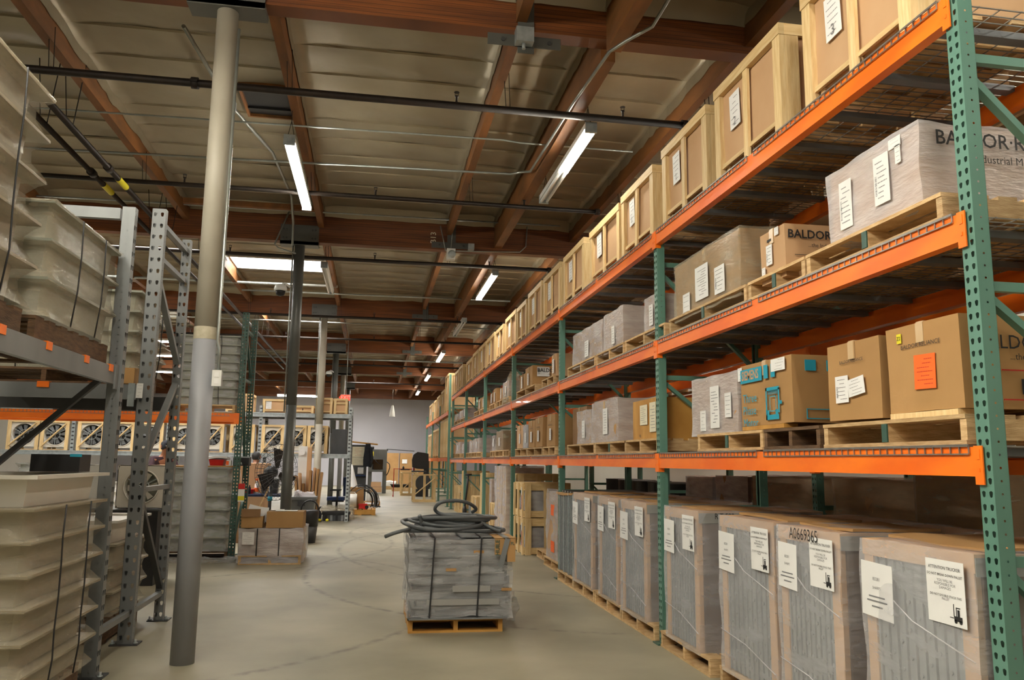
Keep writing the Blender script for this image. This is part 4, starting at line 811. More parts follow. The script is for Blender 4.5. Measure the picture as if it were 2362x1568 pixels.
# pallet jack
t = thing('pallet_jack', 'black hand pallet jack with an upright handle parked beside the slatted crates', 'pallet jack', (2.25, 18.9, 0))
part('handle', MB().tube([(2.12, 18.9, .2), (2.2, 18.95, .9), (2.22, 18.96, 1.15)], .02, 8).tube([(2.14, 18.96, 1.16), (2.3, 18.96, 1.16)], .018, 8), 'black', t); part('pump', MB().lathe([(.05, 0), (.05, .25), (.03, .32)], 12, (2.14, 18.9, .12)).box(2.08, 2.3, 18.8, 19.0, .1, .25), 'black', t)
for dy in (-.06, .06): part('wheel', MB().lathe([(.09, -.025), (.09, .025)], 16, (2.12, 18.9+dy, .09), 'y'), 'rubber', t)
for dy in (-.2, .2): part('fork', MB().box(2.2, 3.2, 18.9+dy-.07, 18.9+dy+.07, .06, .1), 'dkgray', t)
part('load_backrest', MB().add([(2.25,18.7,.1),(2.25,19.1,.1),(2.25,19.0,.45),(2.25,18.8,.45),(2.28,18.7,.1),(2.28,19.1,.1),(2.28,19.0,.45),(2.28,18.8,.45)], [(0,3,2,1),(4,5,6,7),(0,1,5,4),(1,2,6,5),(2,3,7,6),(3,0,4,7)]), 'gray', t)
# ---------------------------------------------------------------- behind the right rack
BK = [(4.2, 4.85, 'card', 'filmd', 'brown wrapped carton with a white sheet and black strap behind the rack', 3.55, 3.6, 1.6), (5.0, 6.4, 'cardlt', 'filmd', 'long tan wrapped stack of flat sheets behind the rack, nearest', 3.9, 4.7, 1.38), (6.75, 7.9, 'cardlt', 'filmd', 'tan wrapped stack behind the rack between dark posts', 3.9, 4.7, 1.37), (8.0, 8.8, 'carddk', 'filmw', 'violet-grey wrapped stack behind the rack', 3.9, 4.7, 1.35), (8.9, 9.7, 'carddk', 'filmw', 'dark brown wrapped stack behind the rack, farthest', 3.9, 4.7, 1.33)]
for i, (a, b, mt_, wr, lb, xa, xb, zt) in enumerate(BK):
    if i == 0: xb = 4.3
    t = carton(xa, xb, a, b, .14, zt-.02, lb, mt_, 'wrapped stacks behind the right rack', wrap=wr, warp=.02, tape=None, name='wrapped_stack')
    pallet(xa, xb, a, b, 0, 'pallet under the ' + ['strapped carton', 'nearest tan stack', 'second tan stack', 'violet-grey stack', 'dark brown stack'][i] + ' behind the rack', 'x', simple=True)
    if i == 0: sheet(t, '-y', (4.0, a-.026, 1.2), .35, .3, lines=4); part('strap', MB().tube([(3.95, a-.03, 1.53), (4.08, a-.035, .2)], .006, 5), 'black', t)
for k in range(5):
    y = 10.7+k*.72; t = thing('steel_drum', 'dark steel drum behind the rack, %s from the front' % ['first', 'second', 'third', 'fourth', 'fifth'][k], 'drum', (4.3, y, 0), 'drums behind the right rack')
    part('shell', MB().lathe([(.29, 0), (.3, .01), (.3, .3), (.31, .31), (.3, .32), (.3, .6), (.31, .61), (.3, .62), (.3, 1.18), (.31, 1.2)], 24, (4.3, y, 0)), 'black', t); part('lid', MB().lathe([(.295, 1.19), (.29, 1.18)], 24, (4.3, y, 0)), 'dkgray', t)
for i, (a, b, z0) in enumerate([(3.2, 4.3, LV[1]), (4.6, 5.9, LV[1]), (7.0, 8.2, LV[1]), (3.2, 4.6, LV[2]), (5, 6.2, LV[2]), (7.1, 8.5, LV[2]), (4.2, 5.6, LV[0]), (3.0, 3.9, LV[0]), (7.0, 8.6, LV[0]), (11, 12.4, LV[0]), (11, 12.4, LV[1])]):
    wh = '%s shelf, %s from the front' % ('lowest' if z0 == LV[0] else 'middle' if z0 == LV[1] else 'top', {3.2: 'first', 4.6: 'second', 7.0: 'third', 5: 'second', 7.1: 'third', 4.2: 'second', 3.0: 'first', 11: 'fourth'}[a])
    pallet(3.85, 4.75, a, b, z0+.012, 'pallet on the rear rack, ' + wh, 'x', simple=True)
    carton(3.9, 4.7, a+.05, b-.05, z0+.14, z0+.6, 'brown carton on the rear rack, ' + wh, 'carddk', 'cartons on the rear right rack', tape=None)
# ================================================================ LEFT SIDE: NEAR GREY RACKS
def holes_post(name, parent, x0, x1, y0, y1, h, tear_face, mat):
    """square upright with slots on one pair of faces and small holes on the other"""
    mb = MB(); wx, wy = x1-x0, y1-y0; n = h-.01
    fc = {'-y': ((x0,y0,.01),(1,0,0),wx), '+y': ((x1,y1,.01),(-1,0,0),wx), '-x': ((x0,y1,.01),(0,-1,0),wy), '+x': ((x1,y0,.01),(0,1,0),wy)}
    for f, (o, u, w_) in fc.items():
        tr = f in tear_face
        if f == '+y' and '-y' in tear_face: mb.box(x0, x0+.02, y1-.002, y1, .01, n).box(x1-.02, x1, y1-.002, y1, .01, n); continue
        if f == '-x': mb.box(x0, x0+.002, y0, y0+.02, .01, n).box(x0, x0+.002, y1-.02, y1, .01, n); continue
        mb.perf(o, u, (0,0,1), w_, n-.01, .098 if tr else .0508, 2 if tr and w_ > .06 else 1, [(a*1.35, b*1.5) for a, b in TEAR] if tr else RND)
    o = part(name, mb, mat, parent); return o
def foot(t, x0, x1, y0, y1, mat='dkgray'):
    part('foot_plate', MB().box(x0-.05, x1+.05, y0-.03, y1+.05, 0, .01), mat, t)
    b = MB()
    for dx in (x0-.03, x1+.03): b.lathe([(.01, .01), (.01, .045)], 8, (dx, y0-.005, 0)).lathe([(.018, .012), (.018, .022)], 6, (dx, y0-.005, 0))
    part('anchor_bolts', b, 'galv', t)
t = thing('pallet_rack', 'grey steel rack in the left foreground, its upright standing beside the white tub stack', 'rack', (-2.4, 6.0, 0))
def gpost(x0, x1, y0, y1, h, tf): 
    holes_post('post', t, x0, x1, y0, y1, h, tf, 'gray'); foot(t, x0, x1, y0, y1)
gpost(-1.86, -1.77, 6.0, 6.07, 3.27, ('+x',)); gpost(-3.05, -2.96, 6.0, 6.07, 3.27, ('+x',))
part('cross_bar', MB().box(-2.96, -1.875, 6.01, 6.06, 3.17, 3.25), 'gray', t); part('cross_bar', MB().box(-2.96, -1.875, 6.01, 6.06, .25, .29), 'gray', t)
for (a, b) in (((-1.9, 6.035, 2.02), (-2.94, 6.035, 1.0)), ((-2.94, 6.035, .95), (-1.9, 6.035, .3))): part('brace', MB().bar(a, b, .035, .045, (0,1,0)), 'dkgray', t)
for x in (-1.84, -2.98):
    b = part('beam', MB().box(x, x+.04, 2.2, 6.0, 1.965, 2.085), 'gray', t)
    if x == -1.84:
        part('connector_plate', MB().box(x+.04, x+.052, 5.94, 6.07, 1.93, 2.1), 'gray', b)
        for y in (4.78, 5.38, 5.86, 4.2): part('pallet_stop', MB().box(x-.01, x+.047, y-.035, y+.035, 2.045, 2.092), 'orange', b)
t = thing('pallet_rack', 'grey steel rack of slotted uprights just left of the near column', 'rack', (-2.4, 7.4, 0))
for (x0, x1, y0, y1) in ((-1.93, -1.82, 7.0, 7.07), (-1.905, -1.825, 7.98, 8.05), (-4.9, -4.8, 7.0, 7.07), (-4.9, -4.8, 7.98, 8.05)): 
    holes_post('post', t, x0, x1, y0, y1, 3.57, ('-y',), 'gray'); foot(t, x0, x1, y0, y1)
for (ya, za, yb, zb, w_) in ((7.07, 3.45, 7.98, 3.45, .05), (7.07, 3.15, 7.98, 3.15, .05), (7.07, 3.0, 7.98, 2.35, .05), (7.07, 1.4, 7.98, 2.15, .05), (7.07, 1.2, 7.98, 1.2, .04), (7.07, 1.15, 7.98, .3, .05), (6.1, .24, 7.98, .24, .045)):
    part('brace', MB().bar((-1.87, ya, za), (-1.87, yb, zb), .04, w_, (1,0,0)), 'gray' if za != 1.15 else 'dkgray', t)
b = part('beam', MB().box(-4.8, -1.93, 6.965, 7.0, 1.93, 2.05), 'gray', t)
sheet(t, '-y', (-1.9, 6.948, 2.0), .05, .12, 'white', lines=4)
part('pallet_stop', MB().box(-2.68, -2.59, 6.955, 7.005, 2.01, 2.058), 'orange', b); part('connector_plate', MB().box(-1.99, -1.94, 6.95, 6.965, 1.87, 2.06), 'galv', b)
part('beam', MB().box(-4.8, -1.905, 8.05, 8.09, 1.9, 2.03), 'dkgray', t); part('beam', MB().box(-4.8, -2.2, 8.09, 8.13, 2.16, 2.22), 'orange', t)
# ---- tray stacks
def rect_ring(x0, x1, y0, y1, z, ins, n=7, seed=0, amp=0.0, rc=.03):
    xa, xb, ya, yb = x0+ins, x1-ins, y0+ins, y1-ins; pts = []
    for k in range(n): pts.append((xa+(xb-xa)*k/n, ya))
    for k in range(n): pts.append((xb, ya+(yb-ya)*k/n))
    for k in range(n): pts.append((xb-(xb-xa)*k/n, yb))
    for k in range(n): pts.append((xa, yb-(yb-ya)*k/n))
    o = []
    for (x, y) in pts:
        d = noise.noise_vector(Vector((x*4+seed, y*4, z*9)))*amp; o.append((x+d.x, y+d.y, z+d.z*.6))
    return o
def loft(mb, rings, smooth=True, caps=True):
    n = len(rings[0]); o = len(mb.v); vs = [p for r in rings for p in r]; fs = []
    for i in range(len(rings)-1):
        for k in range(n): fs.append((i*n+k, i*n+(k+1) % n, (i+1)*n+(k+1) % n, (i+1)*n+k))
    mb.add(vs, fs, smooth)
    if caps: mb.add(rings[-1], [tuple(range(n))]); mb.add(rings[0], [tuple(range(n))[::-1]])
    return mb
def tray_stack(x0, x1, y0, y1, z0, z1, n, label, mat='tub', film='filmd', straps=True, group='wrapped stacks of trays', bare_top=0, ins=.075, seed=0, top_card=False, sag=.0, fine=8):
    t = thing('tray_stack', label, 'stack', ((x0+x1)/2, (y0+y1)/2, z0), group); h = (z1-z0)/n
    for k in range(n):
        a = z0+k*h; top = a+h
        body = loft(MB(), [rect_ring(x0, x1, y0, y1, a, ins+.015, 3), rect_ring(x0, x1, y0, y1, top-.022, ins, 3)], False)
        if k == n-1 and bare_top:   # open tub on top: rim ring and a hollow
            loft(body, [rect_ring(x0, x1, y0, y1, top-.02, 0, 3), rect_ring(x0, x1, y0, y1, top, 0, 3), rect_ring(x0, x1, y0, y1, top, ins+.02, 3), rect_ring(x0, x1, y0, y1, top-.12, ins+.03, 3)], False, True)
        tr = part('tray', body, 'tub' if (k == n-1 and bare_top) else mat, t)
        if not (k == n-1 and bare_top): part('rim', loft(MB(), [rect_ring(x0, x1, y0, y1, top-.022, ins, 3), rect_ring(x0, x1, y0, y1, top-.018, .0, 3), rect_ring(x0, x1, y0, y1, top-.002, .0, 3), rect_ring(x0, x1, y0, y1, top-.001, ins, 3)], False, False), mat, tr)
    zt = z1-(h if bare_top else 0); m_ = n-bare_top
    rings = []
    for k in range(m_):
        a = z0+k*h
        for f, i_ in ((.0, .012), (.12, .028), (.35, ins*.78), (.6, ins*.82), (.82, .035), (.93, .006)): rings.append(rect_ring(x0, x1, y0, y1, a+h*f, i_-.008, fine, seed, .016 if f not in (.0, .93) else .011))
    rings.append(rect_ring(x0, x1, y0, y1, zt, -.008, fine, seed, .01)); rings.append(rect_ring(x0, x1, y0, y1, zt+.004, .12, fine, seed, .01))
    part('stretch_wrap', loft(MB(), rings, True, False), film, t)
    if straps:
        for f in (.35, .7):
            ys_ = y0+(y1-y0)*f; xs_ = x0+(x1-x0)*f; pts = []; pq = []
            for k in range(m_+1): 
                zz = z0+h*k; pts.append((x1+.012-(.0 if k else .02), ys_+.01*math.sin(k*2+seed), zz)); pq.append((xs_+.008*math.sin(k*2+seed), y0-.012, zz))
            part('strap', MB().tube(pts, .005, 5), 'ink', t); part('strap', MB().tube(pq, .005, 5), 'ink', t)
    if top_card: part('cardboard_top', MB().soft(x0+.0, x1+.02, y0, y1, z1, z1+.02, 6, .015, 3, seed), 'card', t)
    return t
tray_stack(-3.0, -1.73, 4.62, 5.8, .17, 1.36, 7, 'tall stack of wrapped white tubs in the left foreground, an open one on top', 'tubd', bare_top=1, seed=1)
pallet(-3.0, -1.8, 4.65, 5.75, 0, 'dark pallet under the white tub stack in the left foreground', 'y', 'oldwood', h=.165)
t = thing('flat_carton', 'flat black box with blue tape lying behind the rim of the white tub', 'box', (-2.0, 5.6, 1.37)); part('box_body', MB().box(-2.13, -1.84, 5.55, 5.75, 1.365, 1.475), 'black', t); part('tape', MB().box(-1.9, -1.83, 5.546, 5.55, 1.46, 1.478), 'blue', t)
# upper shelf of the near rack
pallet(-3.0, -1.86, 4.72, 5.95, 2.09, 'dark old pallet on the grey rack in the left foreground', 'y', 'oldwood', group='pallets on the left racks', h=.14)
tray_stack(-3.05, -1.83, 4.75, 5.97, 2.235, 2.9, 3, 'three film-wrapped trays on the upper level of the near grey rack', 'tubg', seed=4, ins=.05)
pallet(-3.05, -1.86, 3.3, 4.55, 2.09, 'old pallet at the left edge of the upper rack level', 'y', 'oldwood', group='pallets on the left racks', h=.14)
tray_stack(-3.1, -1.82, 3.3, 4.58, 2.235, 3.42, 5, 'tall wrapped tray stack whose pointed rims show at the left edge', 'tubd', seed=6, ins=.09)
# second grey rack
pallet(-3.3, -2.05, 7.05, 8.02, 2.055, 'old pallet on the second grey rack', 'y', 'oldwood', group='pallets on the left racks')
tray_stack(-3.4, -1.98, 7.08, 8.03, 2.18, 2.86, 4, 'brown tinted wrapped trays behind the grey upright, upper level', 'tubg', seed=9, ins=.06)
t = carton(-2.07, -1.96, 6.98, 7.2, 2.06, 2.19, 'small bright carton on the grey beam beside the slotted upright', 'card', 'cartons on the left racks')
tray_stack(-3.3, -2.02, 7.1, 8.1, .2, .95, 4, 'low wrapped tray stack on the floor behind the grey uprights', 'tubd', seed=12, ins=.06, bare_top=1)
pallet(-3.3, -2.05, 7.05, 8.0, 0, 'dark red-brown pallet between the grey uprights', 'y', 'oldwood', h=.18)
# fan housing between the racks
def fan_face(t, cx, cy, cz, w_, h_, r, mat='white', blades=8, dep=.12, bm='black', gm='chan'):
    """front plate facing -y with a round opening, ring, blades and hub"""
    n = 32; sq = []
    for k in range(n):
        a = 2*PI*k/n; c, s_ = math.cos(a), math.sin(a); q = 1/max(abs(c)/(w_/2), abs(s_)/(h_/2)); sq.append((cx+c*q, cz+s_*q))
    vs = [(x, cy, z) for x, z in sq]+[(cx+r*math.cos(2*PI*k/n), cy, cz+r*math.sin(2*PI*k/n)) for k in range(n)]
    vs += [(cx+r*.97*math.cos(2*PI*k/n), cy+dep, cz+r*.97*math.sin(2*PI*k/n)) for k in range(n)]
    fs = [(k, (k+1) % n, n+(k+1) % n, n+k) for k in range(n)]+[(n+k, n+(k+1) % n, 2*n+(k+1) % n, 2*n+k) for k in range(n)]
    part('front_plate', MB().add(vs, fs), mat, t)
    part('casing', MB().box(cx-w_/2, cx+w_/2, cy+dep+.002, cy+dep+.01, cz-h_/2, cz+h_/2).box(cx-w_/2, cx-w_/2+.008, cy, cy+dep, cz-h_/2, cz+h_/2).box(cx+w_/2-.008, cx+w_/2, cy, cy+dep, cz-h_/2, cz+h_/2).box(cx-w_/2, cx+w_/2, cy, cy+dep, cz+h_/2-.008, cz+h_/2).box(cx-w_/2, cx+w_/2, cy, cy+dep, cz-h_/2, cz-h_/2+.008), mat, t)
    part('ring', MB().tube([(cx+r*1.03*math.cos(2*PI*k/n), cy-.008, cz+r*1.03*math.sin(2*PI*k/n)) for k in range(n)], r*.045, 6, closed=True), mat, t)
    part('back_plate', MB().lathe([(r*.95, dep*.9), (.001, dep*.9)], 24, (cx, cy, cz), 'y', cap=False), bm, t)
    bl = MB()
    for k in range(blades):
        a = 2*PI*k/blades; pts = []
        for (rr, da, dy) in ((.22, -.16, .04), (.88, -.1, .05), (.9, .32, .02), (.22, .26, .015)): pts.append((cx+r*rr*math.cos(a+da), cy+dep*.3+dy*r, cz+r*rr*math.sin(a+da)))
        bl.add(pts+[(p[0], p[1]+.004, p[2]) for p in pts], [(0,1,2,3),(7,6,5,4),(0,4,5,1),(1,5,6,2),(2,6,7,3),(3,7,4,0)])
    o = part('blades', bl, gm, t); o['kind'] = 'stuff'
    part('hub', MB().lathe([(r*.2, -.0), (r*.24, .01), (r*.24, .05)], 16, (cx, cy+dep*.2, cz), 'y'), 'black', t)
    st = MB()
    for k in range(3):
        a = PI*2*k/3-PI/2; st.bar((cx, cy+.01, cz), (cx+r*.98*math.cos(a), cy+.01, cz+r*.98*math.sin(a)), .012, .012, (0,1,0))
    st.tube([(cx+r*.42*math.cos(2*PI*k/16), cy+.01, cz+r*.42*math.sin(2*PI*k/16)) for k in range(16)], .006, 5, closed=True)
    o = part('guard_wires', st, 'galv', t)
t = thing('fan_housing', 'white square fan housing seen between the grey uprights', 'fan', (-2.7, 10.2, .86)); fan_face(t, -2.68, 10.2, 1.12, .55, .5, .19, 'tub', 6, bm='tubg', gm='tub')
t = thing('fan_housing', 'white fan housing left of the near uprights, partly behind the black box', 'fan', (-3.6, 10.2, .86)); fan_face(t, -3.5, 10.2, 1.12, .7, .5, .19, 'white', 6, bm='tubg', gm='tub')
t = thing('work_crate', 'black crate carrying the white fan housings', 'crate', (-3.1, 10.3, 0)); part('crate_body', MB().soft(-3.9, -2.45, 10.1, 10.7, 0, .86, 4, .004, 2, 2, False), 'black', t); part('top_board', MB().box(-3.92, -2.43, 10.08, 10.72, .845, .862), 'dkgray', t)
# ================================================================ GREEN AND ORANGE RACK ACROSS
t = thing('pallet_rack', 'green and orange rack standing crosswise behind the near column', 'rack', (-3.9, 12.5, 0))
for (x, y, r_) in ((-2.03, 12.5, 1), (-2.0, 13.2, 1), (-5.76, 12.5, 1), (-5.76, 13.4, 1)):
    mb = MB(); mb.perf((x, y, .01), (1,0,0), (0,0,1), .09, 3.65, .0508, 2, TEAR); mb.perf((x+.09, y, .01), (0,1,0), (0,0,1), .075, 3.65, .0508, 1, RND); mb.box(x, x+.002, y, y+.075, .01, 3.66)
    part('post', mb, 'dkgreen', t); part('foot_plate', MB().box(x-.03, x+.12, y-.03, y+.1, 0, .01), 'dkgreen', t)
for (ya, za, yb, zb) in ((12.58, 3.4, 13.2, 3.4), (12.58, 2.65, 13.2, 2.65), (12.58, .9, 13.2, .9), (12.58, 2.6, 13.2, 1.2), (12.58, .3, 13.2, .85), (12.58, 3.35, 13.2, 2.75)): part('brace', MB().bar((-1.97, ya, za), (-1.97, yb, zb), .035, .035, (1,0,0)), 'dkgreen', t)
for (y, d) in ((12.47, 0), (13.28, 1)):
    b = part('beam', MB().box(-5.7, -2.02, y, y+.035, 2.0, 2.125), 'orange', t)
    if not d: part('connector_plate', MB().box(-2.06, -1.985, y-.008, y, 1.97, 2.13), 'orange', b); g = MB()
    if not d:
        for k in range(70): xx = -5.6+k*.05; g.box(xx, xx+.005, y-.006, y-.002, 2.085, 2.128)
        g.box(-5.6, -2.12, y-.006, y-.002, 2.083, 2.088); part('guard_wires', g, 'wire', b)
tray_stack(-2.95, -2.045, 12.54, 13.2, 2.25, 3.3, 8, 'wrapped grey tray stack high on the crosswise orange rack', 'tubg', 'film', seed=20, ins=.05)
pallet(-2.95, -2.06, 12.5, 13.2, 2.127, 'pallet under the high grey tray stack', 'y', group='pallets on the left racks')
tray_stack(-3.2, -2.045, 12.58, 13.15, .12, 1.33, 6, 'big wrapped grey tray stack on the floor under the crosswise rack', 'tubg', 'film', seed=25, ins=.07, top_card=True, straps=False, fine=10)
tray_stack(-5.4, -4.1, 12.6, 13.3, .02, 1.0, 5, 'wrapped tray stack at the far left under the crosswise rack', 'tubg', 'film', seed=28, ins=.07, straps=False)
pallet(-3.2, -2.05, 12.55, 13.25, 0, 'pallet under the big grey tray stack', 'y', 'oldwood', h=.115)
part('plastic_film', MB().soft(-2.95, -1.75, 12.2, 12.46, 0, .05, 12, .05, 6, 3), 'film', None); tag(bpy.data.objects['plastic_film'], 'loose crumpled plastic film on the floor at the foot of the green upright', 'film')
part('folded_tarp', MB().soft(-4.6, -3.2, 12.55, 13.1, 2.13, 2.27, 10, .03, 4, 6), 'black', None); tag(bpy.data.objects['folded_tarp'], 'dark folded sheet lying on the crosswise orange rack', 'sheet')
zz = 1.355
t = thing('red_box', 'red tray with papers on top of the big grey tray stack', 'tray', (-2.3, 12.8, zz)); part('tray_body', loft(MB(), [rect_ring(-2.42, -2.2, 12.7, 12.95, zz, .02, 2), rect_ring(-2.42, -2.2, 12.7, 12.95, zz+.09, 0, 2)], False), 'red', t)
part('papers', MB().soft(-2.5, -2.15, 12.66, 12.9, zz+.09, zz+.12, 5, .03, 5, 1), 'paper', t)
t = thing('label_box', 'small white and orange box beside the red tray', 'box', (-2.1, 12.75, zz)); part('box_body', MB().box(-2.17, -2.1, 12.7, 12.8, zz, zz+.08), 'paper', t); part('label', MB().box(-2.17, -2.13, 12.698, 12.7, zz+.01, zz+.07), 'stick', t)
t = thing('equipment_case', 'black open equipment case with cables on the grey tray stack', 'case', (-1.95, 12.9, zz)); part('case_body', MB().box(-2.09, -1.86, 12.82, 13.05, zz, zz+.13), 'black', t); part('case_rim', MB().box(-2.1, -1.85, 12.81, 12.82, zz+.12, zz+.14), 'galv', t); part('cable', MB().tube([(-2.0+.05*math.cos(k*.7), 12.75+.02*math.sin(k), zz+.02+.015*(k % 3)) for k in range(12)], .006, 6), 'galv', t)
t = thing('safety_tag', 'small red and yellow tag hanging at the crosswise rack upright', 'tag', (-1.88, 12.44, 1.0)); part('tag', MB().box(-1.93, -1.84, 12.44, 12.446, .84, 1.1), 'paper', t); part('red_band', MB().box(-1.93, -1.84, 12.436, 12.44, 1.02, 1.1), 'red', t); part('yellow_band', MB().box(-1.93, -1.84, 12.436, 12.44, .86, .92), 'yell', t); part('string', MB().tube([(-1.885, 12.443, 1.1), (-1.93, 12.49, 1.3)], .003, 4), 'paper', t)
# ---------------------------------------------------------------- pallet with wrapped carton and two boxes
pallet(-1.8, -.95, 11.95, 12.9, 0, 'pallet under the silvery wrapped load and two open cartons', 'y')
t = thing('wrapped_load', 'silvery film-wrapped load with two black straps, two cartons on top', 'package', (-1.37, 12.4, .13))
part('load_body', MB().soft(-1.79, -.96, 12.0, 12.85, .13, .475, 6, .01, 3, 9), 'card', t); part('stretch_wrap', MB().soft(-1.82, -.93, 11.96, 12.9, .02, .49, 20, .03, 4.5, 3, True, 12), 'filmw', t)
for x in (-1.56, -1.26): part('strap', MB().box(x-.008, x+.008, 11.94, 11.945, .12, .49).box(x-.008, x+.008, 11.94, 12.9, .49, .494), 'ink', t)
sheet(t, '-y', (-1.68, 11.95, .36), .16, .17, lines=6)
t = thing('open_carton', 'smaller open brown carton with papers sticking out, on the wrapped load', 'box', (-1.65, 12.25, .5), 'cartons on the wrapped load')
part('carton_body', MB().box(-1.8, -1.5, 12.02, 12.4, .497, .502).box(-1.8, -1.5, 12.02, 12.025, .5, .66).box(-1.8, -1.5, 12.395, 12.4, .5, .66).box(-1.8, -1.795, 12.02, 12.4, .5, .66).box(-1.505, -1.5, 12.02, 12.4, .5, .66), 'card', t)
part('carton_flap', MB().box(-1.8, -1.54, 12.0, 12.012, .65, .76), 'carddk', t)
for k in range(3): board('paper', t, -1.74+k*.05, -1.5+k*.02, 12.1+k*.08, 12.103+k*.08, .56, .8-k*.015, 'paper', rot=(-.25, .25-k*.12, 0))
t = carton(-1.46, -.95, 12.02, 12.5, .497, .72, 'long brown carton with papers on top, on the wrapped load', 'card', 'cartons on the wrapped load')
board('paper', t, -1.35, -1.05, 12.08, 12.3, .727, .731, 'paper'); board('paper', t, -1.42, -1.25, 12.2, 12.4, .731, .735, 'paper')
# ---------------------------------------------------------------- centre pallet with steel panels and hose
pallet(.35, 1.17, 7.2, 8.2, 0, 'pallet in the middle of the aisle under the wrapped steel stack', 'y', 'ply', h=.115)
t = thing('wrapped_steel_stack', 'strapped stack of grey steel panels in shiny film, in the middle of the aisle', 'stack', (.76, 7.7, .115))
R.seed(5); z = .118; k = 0
while z < .76:
    h = R.uniform(.05, .085); dx = R.uniform(-.02, .02); z2 = min(z+h, .79)
    pm_ = MB().box(.36+dx, 1.22+dx, 7.2+abs(dx), 8.2, z, z+.012).box(.36+dx, .375+dx, 7.2+abs(dx), 8.2, z, z2-.006).box(1.2+dx, 1.22+dx, 7.2+abs(dx), 8.2, z, z2-.006).box(.4+dx, 1.18+dx, 7.24, 8.16, z+.012, z2-.012).box(.36+dx, 1.22+dx, 7.2+abs(dx), 7.21+abs(dx), z, z+h*.35)
    part('steel_panel', pm_, 'gray' if k % 3 else 'dkgray', t); z = z2; k += 1
part('stretch_wrap', MB().soft(.335, 1.245, 7.175, 8.22, .13, .785, 22, .024, 6, 4, True, 20), 'film', t)
for x in (.545, .955): part('strap', MB().bar((x-.02, 7.155, .12), (x+.012, 7.155, .8), .014, .004, (0,1,0)).box(x+.005, x+.02, 7.15, 8.22, .797, .8), 'ink', t)
for (x, z_) in ((.66, .53), (1.15, .36), (.9, .68)): board('cardboard_tab', t, x, x+.09, 7.165, 7.17, z_-.012, z_+.012, 'card')
board('white_band', t, .5, 1.13, 7.158, 7.161, .235, .285, 'capgrey'); board('white_band', t, .72, 1.05, 7.158, 7.161, .345, .395, 'capgrey')
c = part('cardboard_pad', MB().box(1.08, 1.255, 7.12, 7.13, .66, .8).box(1.19, 1.26, 7.11, 7.12, .6, .79).box(1.08, 1.26, 7.12, 7.5, .797, .805).box(1.252, 1.26, 7.12, 7.4, .62, .8), 'card', t)
text('HUILE', .05, (1.105, 7.115, .72), '-y', c, 'dkgreen', turn=PI/2, bold=.02); text('FL', .035, (1.235, 7.107, .755), '-y', c, 'dkgreen', bold=.02)
part('grey_tape', MB().bar((1.19, 7.1, .8), (1.13, 7.1, .56), .045, .003, (0,1,0)).box(1.15, 1.2, 7.1, 7.5, .806, .81), 'gray', t)
part('bottom_channel', MB().box(.34, 1.2, 7.14, 7.2, .118, .13).box(.34, .35, 7.14, 7.2, .118, .19).box(.8, 1.15, 7.3, 8.2, .79, .8), 'gray', t)
part('loose_film', MB().soft(1.24, 1.34, 7.4, 7.9, .02, .25, 6, .05, 6, 2), 'film', t)
# the coil of grey hose
R.seed(11); pts = []; cx, cy = .72, 7.62
n = 7*26
for i in range(n):
    a = 2*PI*i/26+.8; lp = i/26
    rx = .34+.055*math.sin(lp*2.1)+.03*math.sin(a*2+lp); ry = .30+.05*math.cos(lp*1.7)
    pts.append((cx+.06*math.sin(lp*1.3)+rx*math.cos(a)*(1.12 if lp < 2 else 1), cy+ry*math.sin(a), .826+.019*lp+.014*math.sin(a*1.5+lp*2)+(.02 if 3 < lp < 5 else 0)*math.sin(a)))
pts = [(.13, 7.3, .8), (.2, 7.28, .83), (.32, 7.3, .86)]+pts[8:]
last = Vector(pts[-1])
lp_ = [(.95, 7.75, .985), (.98, 7.7, 1.02), (.9, 7.62, 1.075), (.78, 7.58, 1.1), (.64, 7.58, 1.085), (.585, 7.6, 1.03), (.62, 7.62, .985), (.72, 7.6, .965), (.9, 7.5, .95), (1.1, 7.4, .86), (1.17, 7.35, .84)]
def smooth(ps, k=5):
    o = []
    for i in range(len(ps)-1):
        p0, p1, p2, p3 = (Vector(ps[max(i-1, 0)]), Vector(ps[i]), Vector(ps[i+1]), Vector(ps[min(i+2, len(ps)-1)]))
        for j in range(k):
            u = j/k; o.append(.5*((2*p1)+(p2-p0)*u+(2*p0-5*p1+4*p2-p3)*u*u+(3*p1-p0-3*p2+p3)*u**3))
    o.append(Vector(ps[-1])); return o
t = thing('cable_coil', 'coil of thick grey hose lying on the wrapped steel stack, one loop standing up', 'hose', (.72, 7.6, .81))
part('coil', MB().tube([Vector(p) for p in smooth(pts, 2)], .017, 10), 'rubber', t)
part('raised_loop', MB().tube(smooth(lp_), .0165, 10), 'rubber', t)
part('hose_end', MB().tube(smooth([(.46, 7.42, .87), (.45, 7.4, .92), (.43, 7.38, .98)], 4), .0175, 10), 'rubber', t)
# ================================================================ GALVANISED SHELVING AND FAN CRATES
GYY = 19.95
t = thing('galvanised_rack', 'long galvanised shelving with fan crates, across the back left', 'rack', (-4, GYY, 0))
def gal_post(x, y, h):
    mb = MB().box(x, x+.08, y, y+.07, 0, h); o = part('post', mb, 'galv', t)
    s_ = MB()
    for k in range(int(h/.09)): s_.box(x+.015, x+.065, y-.002, y, .03+k*.09, .065+k*.09)
    q = part('slots', s_, 'dkgray', o); q['kind'] = 'stuff'
for x in (-.62, -2.72, -4.79, -6.86, -8.95):
    for y, h in ((GYY, 2.73), (GYY+1.05, 2.73)): gal_post(x, y, h)
for z in (1.6, 2.56):
    for y in (GYY-.03, GYY+1.05):
        b = part('beam', MB().box(-8.95, -.56, y, y+.04, z-.1, z).box(-8.95, -.56, y-.012, y, z-.03, z-.005).box(-8.95, -.56, y-.012, y, z-.1, z-.075), 'galv', t)
    o = part('deck', MB().box(-8.9, -.6, GYY+.01, GYY+1.05, z-.02, z-.004), 'chan', t)
